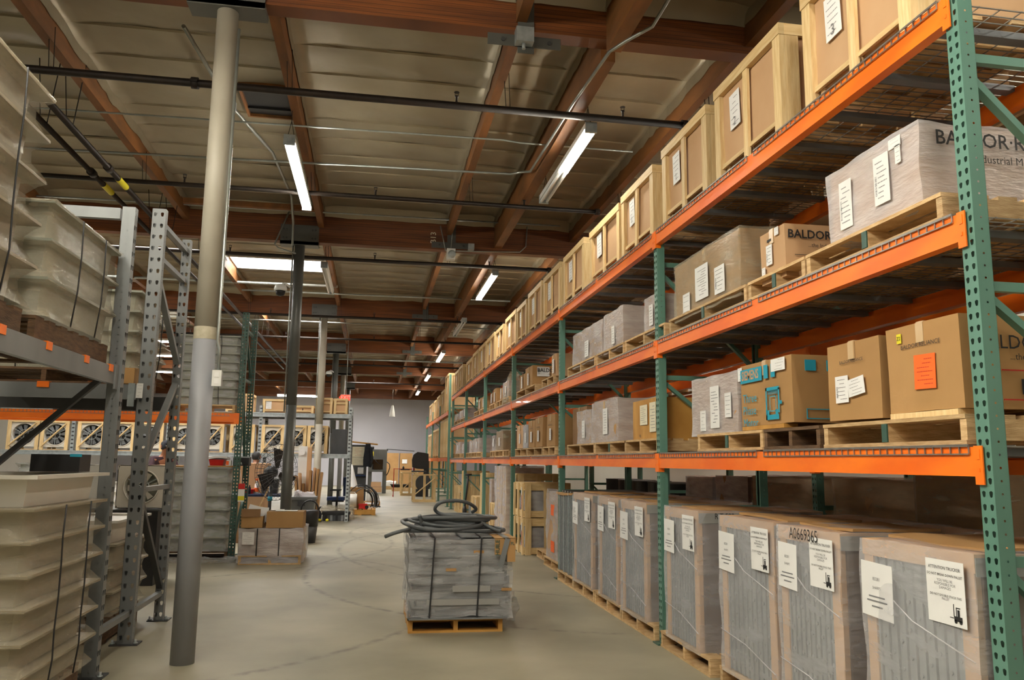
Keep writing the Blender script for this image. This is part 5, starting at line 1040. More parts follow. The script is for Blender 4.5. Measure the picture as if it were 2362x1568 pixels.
def fan_crate(x0, x1, z0, z1, lb, r, y=GYY-.02, d=.8, open_=False):
    t = thing('fan_crate', lb, 'crate', ((x0+x1)/2, y, z0), 'fan crates on the galvanised shelf'); pw = .075
    for (a, b) in ((x0, x0+pw), (x1-pw, x1)): 
        board('post', t, a, b, y, y+.03, z0, z1); board('post', t, a, b, y+d-.03, y+d, z0, z1)
    board('rail', t, x0+pw, x1-pw, y, y+.025, z1-.045, z1, 'pineh'); board('rail', t, x0, x0+.03, y+.03, y+d-.03, z1-.05, z1, 'pineh'); board('rail', t, x1-.03, x1, y+.03, y+d-.03, z1-.05, z1, 'pineh')
    part('diagonal', MB().bar((x0+pw*.7, y-.014, z0+.09), (x1-pw*.8, y-.014, z1-.06), .024, .065, (0,1,0)), 'pine', t)
    board('base_board', t, x0+pw, x1-pw, y+.03, y+d, z0, z0+.02, 'pallet')
    fan_face(t, (x0+x1)/2, y+.05, (z0+z1)/2+.02, x1-x0-.03, z1-z0-.08, r, 'tub', 9)
    return t
lz, uz = 1.602, 2.27
FX = [(-8.2, -7.53, .24), (-7.5, -6.9, .24), (-6.72, -6.12, .24), (-6.08, -5.48, .24), (-5.4, -4.85, .22), (-4.65, -4.1, .2), (-4.02, -3.5, .195), (-3.36, -2.8, .195), (-2.64, -2.12, .19), (-2.1, -1.6, .19), (-1.58, -1.1, .19)]
nm = ['cut by the left edge', 'second from the left', 'third from the left', 'fourth from the left', 'fifth from the left, behind the slotted upright', 'sixth from the left, beside the near column', 'seventh from the left, right of the near column', 'behind the green upright', 'third from the right', 'behind the dark grey column', 'last one on the right']
for (a, b, r), s_ in zip(FX, nm): fan_crate(a, b, lz, uz, 'pine crate with round black fan, ' + s_, r)
for i, (a, b, z1_, s_) in enumerate([(-2.66, -2.06, 2.89, 'bright crate with a cardboard panel and white paper on the upper shelf'), (-1.98, -1.46, 2.75, 'low bright crate with a dark keyhole mark on the upper shelf'), (-1.42, -1.02, 2.95, 'taller slatted crate left of the exit sign'), (-.99, -.66, 2.94, 'slatted crate under the exit sign'), (-3.5, -2.9, 3.0, 'tall thin-framed crate behind the green uprights'), (-7.9, -7.3, 2.72, 'bright crate at the left edge of the upper shelf'), (-7.2, -6.9, 2.72, 'small bright crate second on the upper shelf'), (-6.6, -6.2, 2.72, 'small bright crate third on the upper shelf'), (-5.9, -5.2, 2.75, 'bright crate fourth on the upper shelf')]):
    t = thing('framed_crate', s_, 'crate', ((a+b)/2, GYY, 2.565), 'crates on the upper galvanised shelf')
    for (u, v) in ((a, a+.06), (b-.06, b)): board('post', t, u, v, GYY, GYY+.03, 2.565, z1_); board('post', t, u, v, GYY+.6, GYY+.63, 2.565, z1_)
    board('rail', t, a+.06, b-.06, GYY, GYY+.03, z1_-.05, z1_, 'pineh'); board('rail', t, a+.06, b-.06, GYY, GYY+.03, 2.6, 2.63, 'pineh'); board('rail', t, a, a+.03, GYY+.03, GYY+.6, z1_-.05, z1_, 'pineh'); board('rail', t, b-.03, b, GYY+.03, GYY+.6, z1_-.05, z1_, 'pineh')
    part('cardboard_box', MB().soft(a+.03, b-.03, GYY+.035, GYY+.6, 2.57, z1_-.03, 3, .005, 2, i, False), 'cardlt', t)
    if i == 0: sheet(t, '-y', (a+.14, GYY+.028, 2.75), .13, .2, lines=4)
    if i == 1: board('keyhole', t, (a+b)/2-.012, (a+b)/2+.012, GYY+.025, GYY+.03, 2.62, 2.68, 'ink')
    if i in (2, 3): board('slat', t, a+.06, b-.06, GYY, GYY+.02, 2.8, 2.84, 'pineh')
solo('grey_cabinet', MB().soft(-1.02, -.64, 20.1, 20.6, 1.605, 2.2, 3, .003, 2, 1, False), 'dkgray', 'grey-brown steel cabinet on the galvanised shelf right of the fan crates', 'cabinet')
# things under and before the shelving
for i, (a, b, z1_, m_) in enumerate([(-8.0, -6.95, 1.3, 'tubg'), (-6.6, -5.4, .9, 'tub'), (-4.6, -3.9, .9, 'tub')]):
    tray_stack(a, b, 20.06, 20.8, .02, z1_, 4, ['grey wrapped tray stack under the galvanised shelf at the left edge', 'white tray stack under the galvanised shelf', 'white tray stack under the shelf behind the man'][i], m_, 'film', seed=40+i, straps=False, fine=4)
# ---------------------------------------------------------------- pedestal fan (turned)
t = thing('pedestal_fan', 'large black pedestal fan with a wire guard behind the dark column', 'fan', (-1.58, 13.9, 0), rot=.85)
part('base', MB().lathe([(.3, 0), (.3, .02), (.06, .05), (.03, .06)], 24, (0, .1, 0)), 'black', t); part('pole', MB().tube([(0, .1, .05), (0, .1, 1.1)], .028, 10), 'black', t); part('collar', MB().lathe([(.04, 0), (.04, .07)], 12, (0, .1, .78)), 'blue', t)
part('motor', MB().lathe([(.03, -.02), (.09, .02), (.1, .12), (.06, .2)], 18, (0, .02, 1.25), 'y').box(-.03, .03, .06, .14, 1.08, 1.2), 'black', t)
g = MB(); rr_ = .46
for side in (-1, 1):
    for rad, dy in ((rr_, 0), (rr_*.82, .05), (rr_*.62, .085), (rr_*.42, .1), (.1, .115)): g.tube([(rad*math.cos(2*PI*k/32), side*dy-.03, 1.25+rad*math.sin(2*PI*k/32)) for k in range(32)], .0045, 4, closed=True)
    for k in range(36):
        a = 2*PI*k/36; g.tube([(.1*math.cos(a), side*.115-.03, 1.25+.1*math.sin(a)), (rr_*.5*math.cos(a+.12), side*.1-.03, 1.25+rr_*.5*math.sin(a+.12)), (rr_*.85*math.cos(a+.2), side*.045-.03, 1.25+rr_*.85*math.sin(a+.2)), (rr_*math.cos(a+.2), -.03, 1.25+rr_*math.sin(a+.2))], .0028, 4, cap=False)
part('guard_wires', g, 'dkgray', t)
for k in range(3):
    a = 2*PI*k/3+PI/2; b = MB(); vs = []
    for (rad, da, dy) in ((.07, -.5, .0), (.38, -.42, .03), (.42, .3, -.03), (.25, .42, -.03), (.07, .5, 0)): vs.append((rad*math.cos(a+da), dy-.03, 1.25+rad*math.sin(a+da)))
    b.add(vs+[(x, y+.004, z) for x, y, z in vs], [(0,1,2,3,4), (9,8,7,6,5)]+[(i, i+5, (i+1) % 5+5, (i+1) % 5) for i in range(5)]); part('blade', b, 'black', t)
# ---------------------------------------------------------------- work area
carton(-2.45, -1.9, 15.1, 15.9, .35, 1.38, 'big pale cardboard sheet box behind the green uprights', 'cardlt', 'work area boxes', tape=None)
carton(-2.4, -1.75, 15.0, 15.8, .0, .34, 'low pale carton under the workbench', 'cardlt', 'work area boxes', tape=None)
t = thing('workbench', 'narrow dark blue workbench with tools, left of the pedestal fan', 'bench', (-1.85, 14.8, 0))
part('bench_top', MB().box(-2.4, -1.4, 14.5, 15.0, .82, .86), 'navy', t)
for x in (-2.35, -1.45):
    for y in (14.53, 14.97): board('leg', t, x-.025, x+.025, y-.025, y+.025, 0, .82, 'black')
t = thing('tool_tray', 'red plastic tool tray on the dark bench', 'tray', (-2.1, 14.75, .86)); part('tray_body', loft(MB(), [rect_ring(-2.25, -2.02, 14.65, 14.85, .862, .02, 2), rect_ring(-2.25, -2.02, 14.65, 14.85, .94, 0, 2)], False), 'red', t)
t = thing('spray_bottle', 'clear spray bottle with an orange trigger on the dark bench', 'bottle', (-1.99, 14.8, .86)); part('bottle', MB().lathe([(.035, 0), (.038, .01), (.036, .15), (.014, .2), (.014, .22)], 14, (-1.99, 14.8, .862)), 'white', t); part('trigger', MB().box(-2.0, -1.98, 14.77, 14.82, 1.08, 1.12).box(-2.01, -1.96, 14.74, 14.77, 1.1, 1.12), 'stick', t); part('label', MB().lathe([(.0385, .03), (.0385, .1)], 14, (-1.99, 14.8, .862), cap=False), 'stick', t)
solo('small_bottle', MB().lathe([(.022, 0), (.024, .1), (.01, .13), (.01, .15)], 12, (-2.08, 14.6, .862)), 'drk', 'small dark bottle with a red cap beside the spray bottle', 'bottle')
t = thing('grey_bin', 'dark grey rectangular bin on the bench behind the fan guard', 'bin', (-1.75, 14.9, .86)); part('bin_body', loft(MB(), [rect_ring(-1.92, -1.62, 14.75, 14.98, .862, .02, 2), rect_ring(-1.92, -1.62, 14.75, 14.98, 1.12, 0, 2)], False), 'dkgray', t); part('bin_rim', MB().box(-1.93, -1.61, 14.74, 14.99, 1.11, 1.13), 'galv', t)
solo('leaning_plank', MB().bar((-1.92, 14.3, .5), (-1.72, 14.42, 1.02), .02, .1, (0,1,0)).box(-1.95, -1.85, 14.25, 14.4, 0, .5), 'pallet', 'pale plank leaning against the bench below the fan', 'plank')
t = thing('white_panel', 'tall white curved panel standing right of the dark column', 'panel', (-1.2, 16.5, 0)); part('panel_sheet', MB().box(-1.45, -1.28, 16.4, 16.5, .2, 1.72), 'white', t); part('panel_side', MB().box(-1.28, -1.2, 16.4, 16.55, .2, 1.7), 'cardlt', t); part('round_plate', MB().lathe([(.06, -.01), (.06, .0)], 18, (-1.38, 16.39, 1.6), 'y'), 'paper', t); part('foot', MB().box(-1.45, -1.2, 16.4, 16.55, 0, .2), 'dkgray', t)
R.seed(3)
for k in range(8):
    x = -1.42+k*.055; zt = [1.15, 1.2, 1.0, .85, 1.25, 1.3, 1.28, 1.22][k]
    o = board('cardboard_sheet', None, x, x+.04, 16.0+.04*(k % 3), 16.3+.04*(k % 3), .0, zt, 'cardlt' if k % 2 else 'card', rot=(-.05, .04*(k-4)*.6, 0)); tag(o, 'folded cardboard sheet standing upright in the row behind the grey bin, ' + ['first from the left', 'second', 'third', 'fourth, shortest', 'fifth', 'sixth, tallest', 'seventh', 'last on the right'][k], 'cardboard', 'folded cardboard sheets')
t = thing('trash_bin', 'large grey wheeled bin full of plastic, behind the wrapped load', 'bin', (-1.25, 15.6, 0))
part('bin_body', loft(MB(), [rect_ring(-1.46, -1.02, 15.4, 15.85, 0, .05, 3), rect_ring(-1.46, -1.02, 15.4, 15.85, .72, .01, 3), rect_ring(-1.46, -1.02, 15.4, 15.85, .73, -.015, 3), rect_ring(-1.46, -1.02, 15.4, 15.85, .78, -.02, 3)], False), 'gray', t); part('grip', MB().box(-1.33, -1.2, 15.37, 15.4, .62, .7), 'dkgray', t); part('plastic_waste', MB().soft(-1.42, -1.05, 15.45, 15.8, .76, .86, 8, .07, 7, 3), 'filmw', t)
t = thing('black_bin', 'black and grey round bin with a hoop handle beside the wrapped load', 'bin', (-1.08, 15.0, 0))
part('bin_body', MB().lathe([(.12, 0), (.15, .3)], 20, (-1.08, 15, 0)), 'dkgray', t); part('liner', MB().lathe([(.153, .29), (.165, .55), (.15, .57)], 20, (-1.08, 15, 0)), 'black', t); part('hoop', MB().tube([(-1.08+.15*math.cos(PI*k/12), 15, .57+.17*math.sin(PI*k/12)) for k in range(13)], .014, 8), 'black', t)
t = thing('tool_case', 'black and grey flat tool case on the floor, right of the pale column', 'case', (-.85, 20.3, 0))
part('case_body', MB().box(-1.15, -.52, 20.2, 20.6, 0, .16), 'dkgray', t); part('lid', MB().soft(-1.17, -.5, 20.18, 20.62, .16, .22, 4, .01, 4, 1), 'black', t)
for k in range(5): board('rib', t, -1.1+k*.13, -1.04+k*.13, 20.185, 20.2, .01, .14, 'gray' if k % 2 else 'black')
for k, x in enumerate((-1.2, -1.02)): solo('yellow_ball', MB().lathe([(.005, -.035), (.035, -.02), (.04, 0), (.035, .02), (.005, .035)], 14, (x, 19.9, .045), 'z'), 'yell', ['left', 'right'][k] + ' yellow round tool head on the floor before the tool case', 'tool', 'yellow tool heads')
part('plastic_sheet', MB().soft(-1.25, -.45, 20.75, 21.4, 0, .28, 12, .11, 4, 7), 'filmd', None); tag(bpy.data.objects['plastic_sheet'], 'crumpled grey plastic sheet heaped behind the tool case', 'sheet')
part('dark_bag', MB().soft(-1.5, -1.2, 20.0, 20.3, 0, .33, 8, .08, 6, 2), 'drk', None); tag(bpy.data.objects['dark_bag'], 'dark crumpled bag at the foot of the pale column', 'bag')
# office chair
t = thing('office_chair', 'blue office chair with black armrests facing left', 'chair', (-.85, 21.4, 0), rot=0)
part('seat', MB().soft(-1.12, -.68, 21.2, 21.65, .44, .52, 5, .01, 3, 1), 'navy', t); part('backrest', MB().soft(-.72, -.62, 21.2, 21.6, .55, 1.02, 6, .015, 3, 2), 'navy', t); part('gas_column', MB().lathe([(.03, .1), (.03, .44)], 12, (-.88, 21.42, 0)).box(-1.0, -.7, 21.3, 21.5, .4, .44), 'black', t)
for dy in (21.2, 21.66): part('armrest', MB().box(-1.05, -.78, dy-.03, dy+.03, .68, .71).box(-.88, -.84, dy-.015, dy+.015, .44, .68), 'black', t)
for k in range(5):
    a = 2*PI*k/5; part('foot', MB().bar((-.88, 21.42, .1), (-.88+.28*math.cos(a), 21.42+.28*math.sin(a), .06), .04, .03).lathe([(.03, -.02), (.03, .02)], 10, (-.88+.28*math.cos(a), 21.42+.28*math.sin(a), .03), 'y'), 'black', t)
# pallet of hoses
pallet(-.72, .12, 22.3, 23.4, 0, 'wooden pallet loaded with cables and a blower', 'x', 'ply', mark=False, h=.15)
t = thing('cable_heap', 'big heap of black cables looped over a carton on the far pallet', 'cable', (-.1, 22.9, .15), 'cables')
R.seed(9); zc = .62
for k in range(11):
    ps = []; r1 = R.uniform(.22, .42); cx_ = -.22+R.uniform(-.05, .12); yk = 22.7+k*.04
    for j in range(15):
        a = PI*1.05-PI*1.15*j/14; ps.append((cx_+r1*math.cos(a), yk+.03*math.sin(j), .34+r1*1.15*math.sin(a)))
    ps += [(cx_+r1*.95+R.uniform(-.05, .12), yk-.15, .2)]
    part('cable', MB().tube(ps, .014, 6), 'rubber' if k % 3 == 0 else 'black', t)
t2 = carton(-.62, -.22, 22.75, 23.1, .165, .72, 'tan carton under the black cable heap', 'card', 'far pallet goods', tape=None)
t = thing('blower', 'cream drum-shaped blower on the far pallet', 'blower', (-.5, 22.5, .15)); part('drum', MB().lathe([(.19, -.13), (.2, -.12), (.2, .12), (.19, .13)], 24, (-.52, 22.55, .36), 'x'), 'tub', t); part('foot', MB().box(-.66, -.38, 22.38, 22.7, .152, .18), 'tub', t); part('side_grille', MB().lathe([(.14, 0), (.13, .006)], 20, (-.39, 22.55, .36), 'x'), 'dkgray', t); part('handle', MB().tube([(-.6, 22.55, .56), (-.57, 22.55, .6), (-.46, 22.55, .6), (-.43, 22.55, .56)], .01, 6), 'tub', t)
t = thing('red_machine', 'small red machine on the far pallet beneath the cables', 'machine', (-.2, 22.5, .15)); part('machine_body', MB().soft(-.34, -.12, 22.4, 22.6, .155, .3, 4, .03, 6, 2), 'red', t); part('wheel', MB().lathe([(.05, -.015), (.05, .015)], 14, (-.12, 22.4, .21), 'y'), 'black', t)
part('cloth', MB().add([(-.8, 24, .3), (-.5, 24, .3), (-.45, 24.2, .3), (-.75, 24.25, .3), (-.8, 24, .35)], [(0,1,2,3)]).lathe([(.3, .0), (.28, .25), (.25, .5), (.2, .75), (.13, 1.0), (.05, 1.3), (.02, 1.34)], 14, (-.62, 24.1, 0)), 'paper', None); tag(bpy.data.objects['cloth'], 'white draped sheet hanging to a point beside the galvanised upright', 'cloth')
for k, x in enumerate((-.1, .02, .13)):
    t = thing('water_jug', ['left', 'middle', 'right'][k] + ' one of three clear jugs on the small far pallet', 'jug', (x, 27.2, .12), 'clear jugs'); part('jug', MB().lathe([(.06, 0), (.065, .02), (.065, .17), (.025, .25), (.025, .28)], 14, (x, 27.2, .13)), 'white', t); part('cap', MB().lathe([(.027, .28), (.027, .3)], 12, (x, 27.2, .13)), 'paper', t)
    if k == 2: sheet(t, '-y', (x, 27.13, .22), .06, .07, 'stick', 'label', lines=2, lm='ink')
pallet(-.25, .28, 27.0, 27.6, 0, 'small pallet under the clear jugs', 'y', 'ply', simple=True)
# notice cabinet, jacket, press, boxes, band saw at the far end
t = thing('notice_cabinet', 'grey cabinet with paper notices and a wooden board on top', 'cabinet', (-.5, 29.3, 0))
part('cabinet_body', MB().soft(-.85, -.22, 29.1, 29.8, 0, 2.0, 3, .003, 1, 1, False), 'dkgray', t); part('top_plank', MB().bar((-1.0, 29.2, 2.12), (.15, 29.2, 2.02), .2, .05), 'ply', t)
sheet(t, '-y', (-.52, 29.09, 1.75), .42, .36, 'paperb', lines=7, lm='red'); sheet(t, '-y', (-.52, 29.09, 1.42), .42, .28, 'paperb', lines=6); sheet(t, '-y', (-.42, 29.09, 1.1), .2, .22, 'paper', lines=3, lm='blue'); board('blue_shelf', t, -.84, -.24, 29.0, 29.1, .9, .95, 'navy')
t = thing('hanging_jacket', 'dark navy jacket hanging beside the notices', 'jacket', (-.15, 29.0, 1.2)); part('jacket_body', MB().soft(-.34, -.04, 28.85, 29.02, 1.25, 2.05, 8, .05, 3, 4, taper=.06), 'drk', t); part('sleeve', MB().tube([(-.08, 28.84, 1.9), (-.04, 28.82, 1.5), (-.1, 28.83, 1.22)], .055, 10), 'drk', t); part('hook', MB().tube([(-.19, 29.09, 2.1), (-.19, 28.95, 2.12), (-.19, 28.93, 2.05)], .008, 6), 'galv', t)
t = thing('hydraulic_press', 'dark green-grey press machine standing before the far wall', 'machine', (.2, 37, 0))
part('upper_frame', MB().box(-.2, .62, 37, 37.9, 1.5, 1.95), 'cold', t); part('lower_table', MB().box(-.2, .62, 36.95, 37.9, .95, 1.05), 'cold', t)
for x in (-.2, .45): part('upright', MB().box(x, x+.17, 37, 37.9, 0, 1.5), 'cold', t)
part('back_panel', MB().box(-.03, .45, 37.8, 37.85, 1.05, 1.5), 'cardlt', t); part('warning_plate', MB().box(-.17, .02, 36.99, 37.0, 1.65, 1.85), 'yell', t); part('ram', MB().box(-.15, .03, 37.2, 37.5, 1.05, 1.3).lathe([(.08, 1.95), (.08, 2.08)], 14, (-.05, 37.3, 0)), 'black', t); part('side_arm', MB().tube([(.62, 37.1, 1.4), (.74, 37.0, 1.3), (.76, 37, 1.15), (.68, 37, .9), (.62, 37.1, .8)], .02, 6), 'black', t); part('cable', MB().tube([(.1, 36.98, 1.48), (.2, 36.98, 1.35), (.35, 36.98, 1.3)], .015, 6), 'black', t)
part('small_boxes', MB().box(-.05, .4, 36.9, 37.4, .3, .5).box(-.08, .43, 36.85, 37.4, .05, .28), 'cardlt', t)['kind'] = 'stuff'
solo('steel_rod', MB().tube([(.6, 37.2, 1.97), (1.85, 37.2, 1.9)], .018, 6).box(.6, .66, 37.15, 37.25, 1.88, 1.98), 'dkgray', 'long thin bar sticking out of the press top to the right', 'bar')
carton(.7, 1.4, 45, 45.9, 0, 1.87, 'tall tan carton standing before the far wall, left one', 'card', 'tall cartons before the far wall', tape=None); t = carton(1.46, 2.14, 45, 45.9, 0, 1.87, 'tall tan carton before the far wall with a white label, right one', 'card', 'tall cartons before the far wall', tape=None)
sheet(t, '-y', (1.72, 44.98, 1.42), .27, .22, lines=2)
for k in range(3): carton(2.3+k*.8, 3.0+k*.8, 45.2, 46, 0, 1.6, 'tan carton before the far wall, half hidden by the far rack, ' + ['left', 'middle', 'right'][k], 'card', 'tall cartons before the far wall', tape=None)
t = thing('band_saw', 'black band saw with rounded wheel covers before the far cartons', 'saw', (1.9, 34, 0))
part('upper_cover', loft(MB(), [[(p[0], y_, p[1]) for p in [(1.62, 1.2), (1.6, 1.5), (1.66, 1.72), (1.82, 1.83), (2.1, 1.8), (2.28, 1.76), (2.3, 1.2), (2.1, 1.12), (1.8, 1.14)]] for y_ in (33.88, 34.12)], False), 'black', t); part('column', MB().box(2.1, 2.3, 33.9, 34.1, .2, 1.3), 'black', t); part('lower_cover', MB().lathe([(.3, -.12), (.33, -.1), (.33, .1), (.3, .12)], 24, (2.1, 34, .55), 'y'), 'dkgray', t); part('table', MB().box(1.6, 2.2, 33.8, 34.3, 1.0, 1.06), 'dkgray', t); part('base', MB().box(1.8, 2.3, 33.8, 34.2, 0, .3), 'black', t); part('guide_post', MB().box(1.66, 1.72, 33.98, 34.02, 1.06, 1.35), 'red', t)
t = thing('pipe_stand', 'thin rusty pipe stand left of the band saw', 'stand', (1.2, 33.5, 0)); part('frame', MB().tube([(.86, 33.5, .02), (.86, 33.5, 1.13), (1.6, 33.5, 1.12)], .02, 6).tube([(.86, 33.5, .02), (.86, 34.2, .02)], .02, 6), 'red', t); part('valve', MB().lathe([(.04, 0), (.04, .06), (.01, .12)], 10, (1.24, 33.5, 1.13)).box(1.12, 1.5, 33.45, 33.55, 1.08, 1.13), 'black', t)
t = thing('black_tray', 'flat black tray on wooden skids at the foot of the far cartons', 'tray', (1.2, 40, 0)); part('tray_body', loft(MB(), [rect_ring(.85, 1.85, 39.6, 40.2, .18, .1, 2), rect_ring(.85, 1.85, 39.6, 40.2, .33, 0, 2)], False), 'black', t); part('skid', MB().box(.95, 1.75, 39.65, 40.15, 0, .18), 'pallet', t)
t = thing('paper_heap', 'low heap of white sheets on a pallet at the far wall', 'heap', (.75, 42, 0)); part('sheets', MB().soft(.55, 1.2, 41.7, 42.3, .2, .42, 8, .05, 5, 3), 'paper', t); part('skid', MB().box(.6, 1.15, 41.75, 42.25, 0, .2), 'pallet', t)
def pine_frame(x0, x1, y0, y1, z1, lb):
    t = thing('open_timber_crate', lb, 'frame', ((x0+x1)/2, y0, 0), 'open timber frames')
    for x in (x0, (x0+x1)/2-.05, x1-.1): board('stud', t, x, x+.09, y0, y0+.04, 0, z1-.04)
    for x in (x0, x1-.1): board('stud', t, x, x+.09, y1, y1+.04, 0, z1-.04)
    for z in (.0, z1-.04):
        board('rail', t, x0, x1, y0-.002, y0+.05, z, z+.04 if z else .1, 'pineh'); board('rail', t, x0, x0+.05, y0+.05, y1, z, z+.04, 'pineh'); board('rail', t, x1-.05, x1, y0+.05, y1, z, z+.04, 'pineh'); board('rail', t, x0, x1, y1, y1+.05, z, z+.04, 'pineh')
    part('diagonal', MB().bar((x0+.05, y0-.02, .25), (x1-.05, y0-.02, z1-.12), .03, .09, (0,1,0)), 'pine', t)
pine_frame(1.45, 2.28, 29.4, 30.2, .98, 'open timber frame with a diagonal brace, nearer of two by the far rack'); pine_frame(1.2, 1.95, 34.8, 35.8, .97, 'open timber frame with a diagonal brace, farther of two by the far rack')
for k in range(6): o = board('timber', None, 2.5+k*.06, 2.54+k*.06, 27.0, 27.1, 0, 1.15+.05*math.sin(k*2), 'pine', rot=(.02, -.03, 0)); tag(o, 'pale timber length on the floor under the far rack, ' + ['first of six from the left', 'second from the left', 'third from the left', 'fourth from the left', 'fifth from the left', 'last on the right'][k], 'timber', 'leaning timbers')
# ---------------------------------------------------------------- people
def person(label, loc, rot, joints, radii, edges, top, topmat, hairmat, cap=False, scale=1):
    t = thing('person', label, 'person', loc, rot=rot)
    def skin(name, vs, es, rs, mat, root=0, sub=2):
        me = bpy.data.meshes.new(name); me.from_pydata([Vector(v) for v in vs], es, []); me.materials.append(MT[mat]); o = link(name, me, t, (0,0,0))
        md = o.modifiers.new('skin', 'SKIN'); sv = me.skin_vertices[0].data
        for i, r_ in enumerate(rs): sv[i].radius = (r_, r_) if not isinstance(r_, tuple) else r_; sv[i].use_root = i == root
        o.modifiers.new('sub', 'SUBSURF').levels = sub; o.modifiers['sub'].render_levels = sub
        return o
    # one continuous body: 0 pelvis 1 waist 2 chest 3 neck 4 head low 5 head mid 6 head top
    J = dict(joints); names = list(J); idx = {n: i for i, n in enumerate(names)}
    skin('body', [J[n] for n in names], [(idx[a], idx[b]) for a, b in edges], [radii.get(n, .03) for n in names], 'skin', idx['pelvis'])
    def sub(nm, keep, grow, mat):
        ks = [n for n in names if n in keep]; ix = {n: i for i, n in enumerate(ks)}
        skin(nm, [J[n] for n in ks], [(ix[a], ix[b]) for a, b in edges if a in ix and b in ix], [(radii.get(n, .03)+grow if not isinstance(radii.get(n, .03), tuple) else tuple(q+grow for q in radii[n])) for n in ks], mat, ix[keep[0]])
    sub('shirt', ['chest', 'waist', 'pelvis', 'shl', 'shr', 'ell', 'elr', 'neckb'], .014, topmat)
    sub('trousers', ['pelvis', 'hipl', 'hipr', 'knl', 'knr', 'anl', 'anr'], .016, 'drk')
    for s_ in ('l', 'r'):
        a = Vector(J['an'+s_]); part('shoe', MB().soft(a.x-.05, a.x+.05, a.y-.18, a.y+.08, 0, .09, 4, .01, 6, 1), 'black', t)
    h = Vector(J['headm'])
    part('hair', MB().lathe([(.001, .115), (.05, .108), (.082, .07), (.093, .02), (.09, -.03), (.07, -.06)], 16, (h.x, h.y+.02, h.z), cap=False), hairmat, t)
    if cap: part('cap_brim', MB().soft(h.x-.07, h.x+.07, h.y-.17, h.y-.07, h.z+.04, h.z+.055, 4, .005, 3, 1), hairmat, t)
    part('nose', MB().lathe([(.016, -.03), (.018, -.012), (.008, .02)], 8, (h.x, h.y-.095, h.z-.01)), 'skin', t)
    for sx in (-.032, .032): part('eye', MB().lathe([(.001, -.012), (.01, -.006), (.011, 0), (.01, .006)], 8, (h.x+sx, h.y-.083, h.z+.012), 'y'), 'paper', t); 
    for sx in (-.085, .085): part('ear', MB().soft(h.x+sx-.01, h.x+sx+.01, h.y-.01, h.y+.03, h.z-.03, h.z+.03, 3, .003, 9, 1), 'skin', t)
    part('mouth', MB().box(h.x-.024, h.x+.024, h.y-.089, h.y-.083, h.z-.053, h.z-.046), 'maroon', t)
    return t
def hand(J, R_, E, w_, tag_, wrist):
    d = Vector(w_)
    J['palm'+tag_] = tuple(Vector(wrist)+d*.06); R_['palm'+tag_] = (.034, .016); E.append(('wr'+tag_, 'palm'+tag_)); sd = d.cross(Vector((0,0,1)))
    if sd.length < .1: sd = Vector((1,0,0))
    sd.normalize()
    for k in range(4):
        b = Vector(J['palm'+tag_])+sd*(k-1.5)*.019; L_ = (.055, .065, .06, .045)[k]
        J[f'f{k}a{tag_}'] = tuple(b+d*.035); J[f'f{k}b{tag_}'] = tuple(b+d*(.035+L_*.6)+Vector((0,0,-.01))); J[f'f{k}c{tag_}'] = tuple(b+d*(.03+L_)+Vector((0,0,-.03)))
        for q in 'abc': R_[f'f{k}{q}{tag_}'] = .008
        E += [('palm'+tag_, f'f{k}a{tag_}'), (f'f{k}a{tag_}', f'f{k}b{tag_}'), (f'f{k}b{tag_}', f'f{k}c{tag_}')]
    J['th'+tag_] = tuple(Vector(wrist)+sd*.04+d*.03); J['tt'+tag_] = tuple(Vector(wrist)+sd*.055+d*.07); R_['th'+tag_] = .01; R_['tt'+tag_] = .009; E += [('wr'+tag_, 'th'+tag_), ('th'+tag_, 'tt'+tag_)]
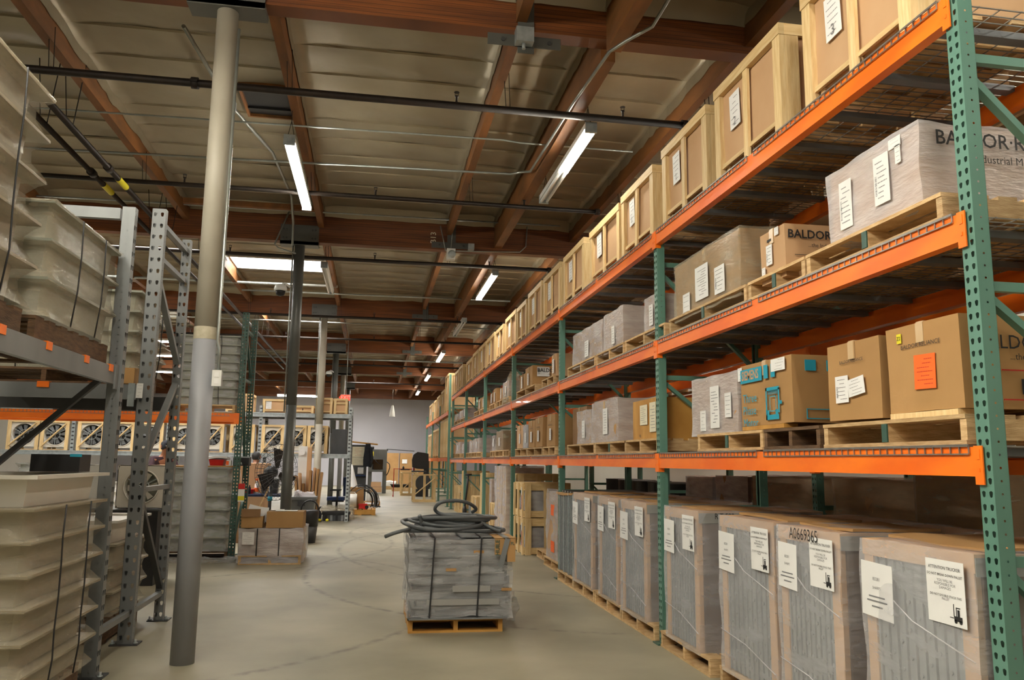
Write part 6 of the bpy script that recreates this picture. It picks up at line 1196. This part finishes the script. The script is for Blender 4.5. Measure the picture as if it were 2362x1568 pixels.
def stand(bend=0, armf=.0, sc=1.0):
    J = {'pelvis': (0, 0, .95), 'waist': (0, -.03*bend, 1.1), 'chest': (0, -.14*bend, 1.36), 'neckb': (0, -.2*bend, 1.47), 'neck': (0, -.23*bend, 1.53), 'headl': (0, -.25*bend-.01, 1.59), 'headm': (0, -.28*bend-.015, 1.67), 'headt': (0, -.29*bend, 1.74),
      'shl': (-.19, -.16*bend, 1.43), 'shr': (.19, -.16*bend, 1.43), 'ell': (-.25, -.15*bend-.06-armf*.2, 1.15), 'elr': (.25, -.15*bend-.06-armf*.2, 1.15), 'wrl': (-.2, -.3-armf*.3, 1.0+.15*armf), 'wrr': (.2, -.3-armf*.3, 1.0+.15*armf),
      'hipl': (-.1, 0, .9), 'hipr': (.1, 0, .9), 'knl': (-.11, -.02, .5), 'knr': (.11, -.02, .5), 'anl': (-.11, .03, .09), 'anr': (.11, .03, .09)}
    R_ = {'pelvis': (.15, .1), 'waist': (.13, .095), 'chest': (.16, .11), 'neckb': (.08, .07), 'neck': .055, 'headl': (.065, .07), 'headm': (.08, .095), 'headt': (.06, .07), 'shl': .062, 'shr': .062, 'ell': .045, 'elr': .045, 'wrl': .03, 'wrr': .03, 'hipl': .085, 'hipr': .085, 'knl': .06, 'knr': .06, 'anl': .042, 'anr': .042}
    E = [('pelvis','waist'),('waist','chest'),('chest','neckb'),('neckb','neck'),('neck','headl'),('headl','headm'),('headm','headt'),('chest','shl'),('chest','shr'),('shl','ell'),('shr','elr'),('ell','wrl'),('elr','wrr'),('pelvis','hipl'),('pelvis','hipr'),('hipl','knl'),('hipr','knr'),('knl','anl'),('knr','anr')]
    hand(J, R_, E, (0, -1, -.15), 'l', J['wrl']); hand(J, R_, E, (0, -1, -.15), 'r', J['wrr'])
    return J, R_, E
J, R_, E = stand(.7, .3); person('man in a dark cap and maroon shirt standing behind the grey tray stack, looking down', (-3.95, 16.2, 0), .6, J, R_, E, None, 'maroon', 'drk', cap=True)
J, R_, E = stand(.3, .2)
for k in J: J[k] = (J[k][0], J[k][1], J[k][2]*.9 if J[k][2] > .2 else J[k][2])
person('person with short black hair and grey striped shirt, seen from behind', (-2.5, 18.0, 0), PI-.3, J, R_, E, None, 'shirt', 'hair')
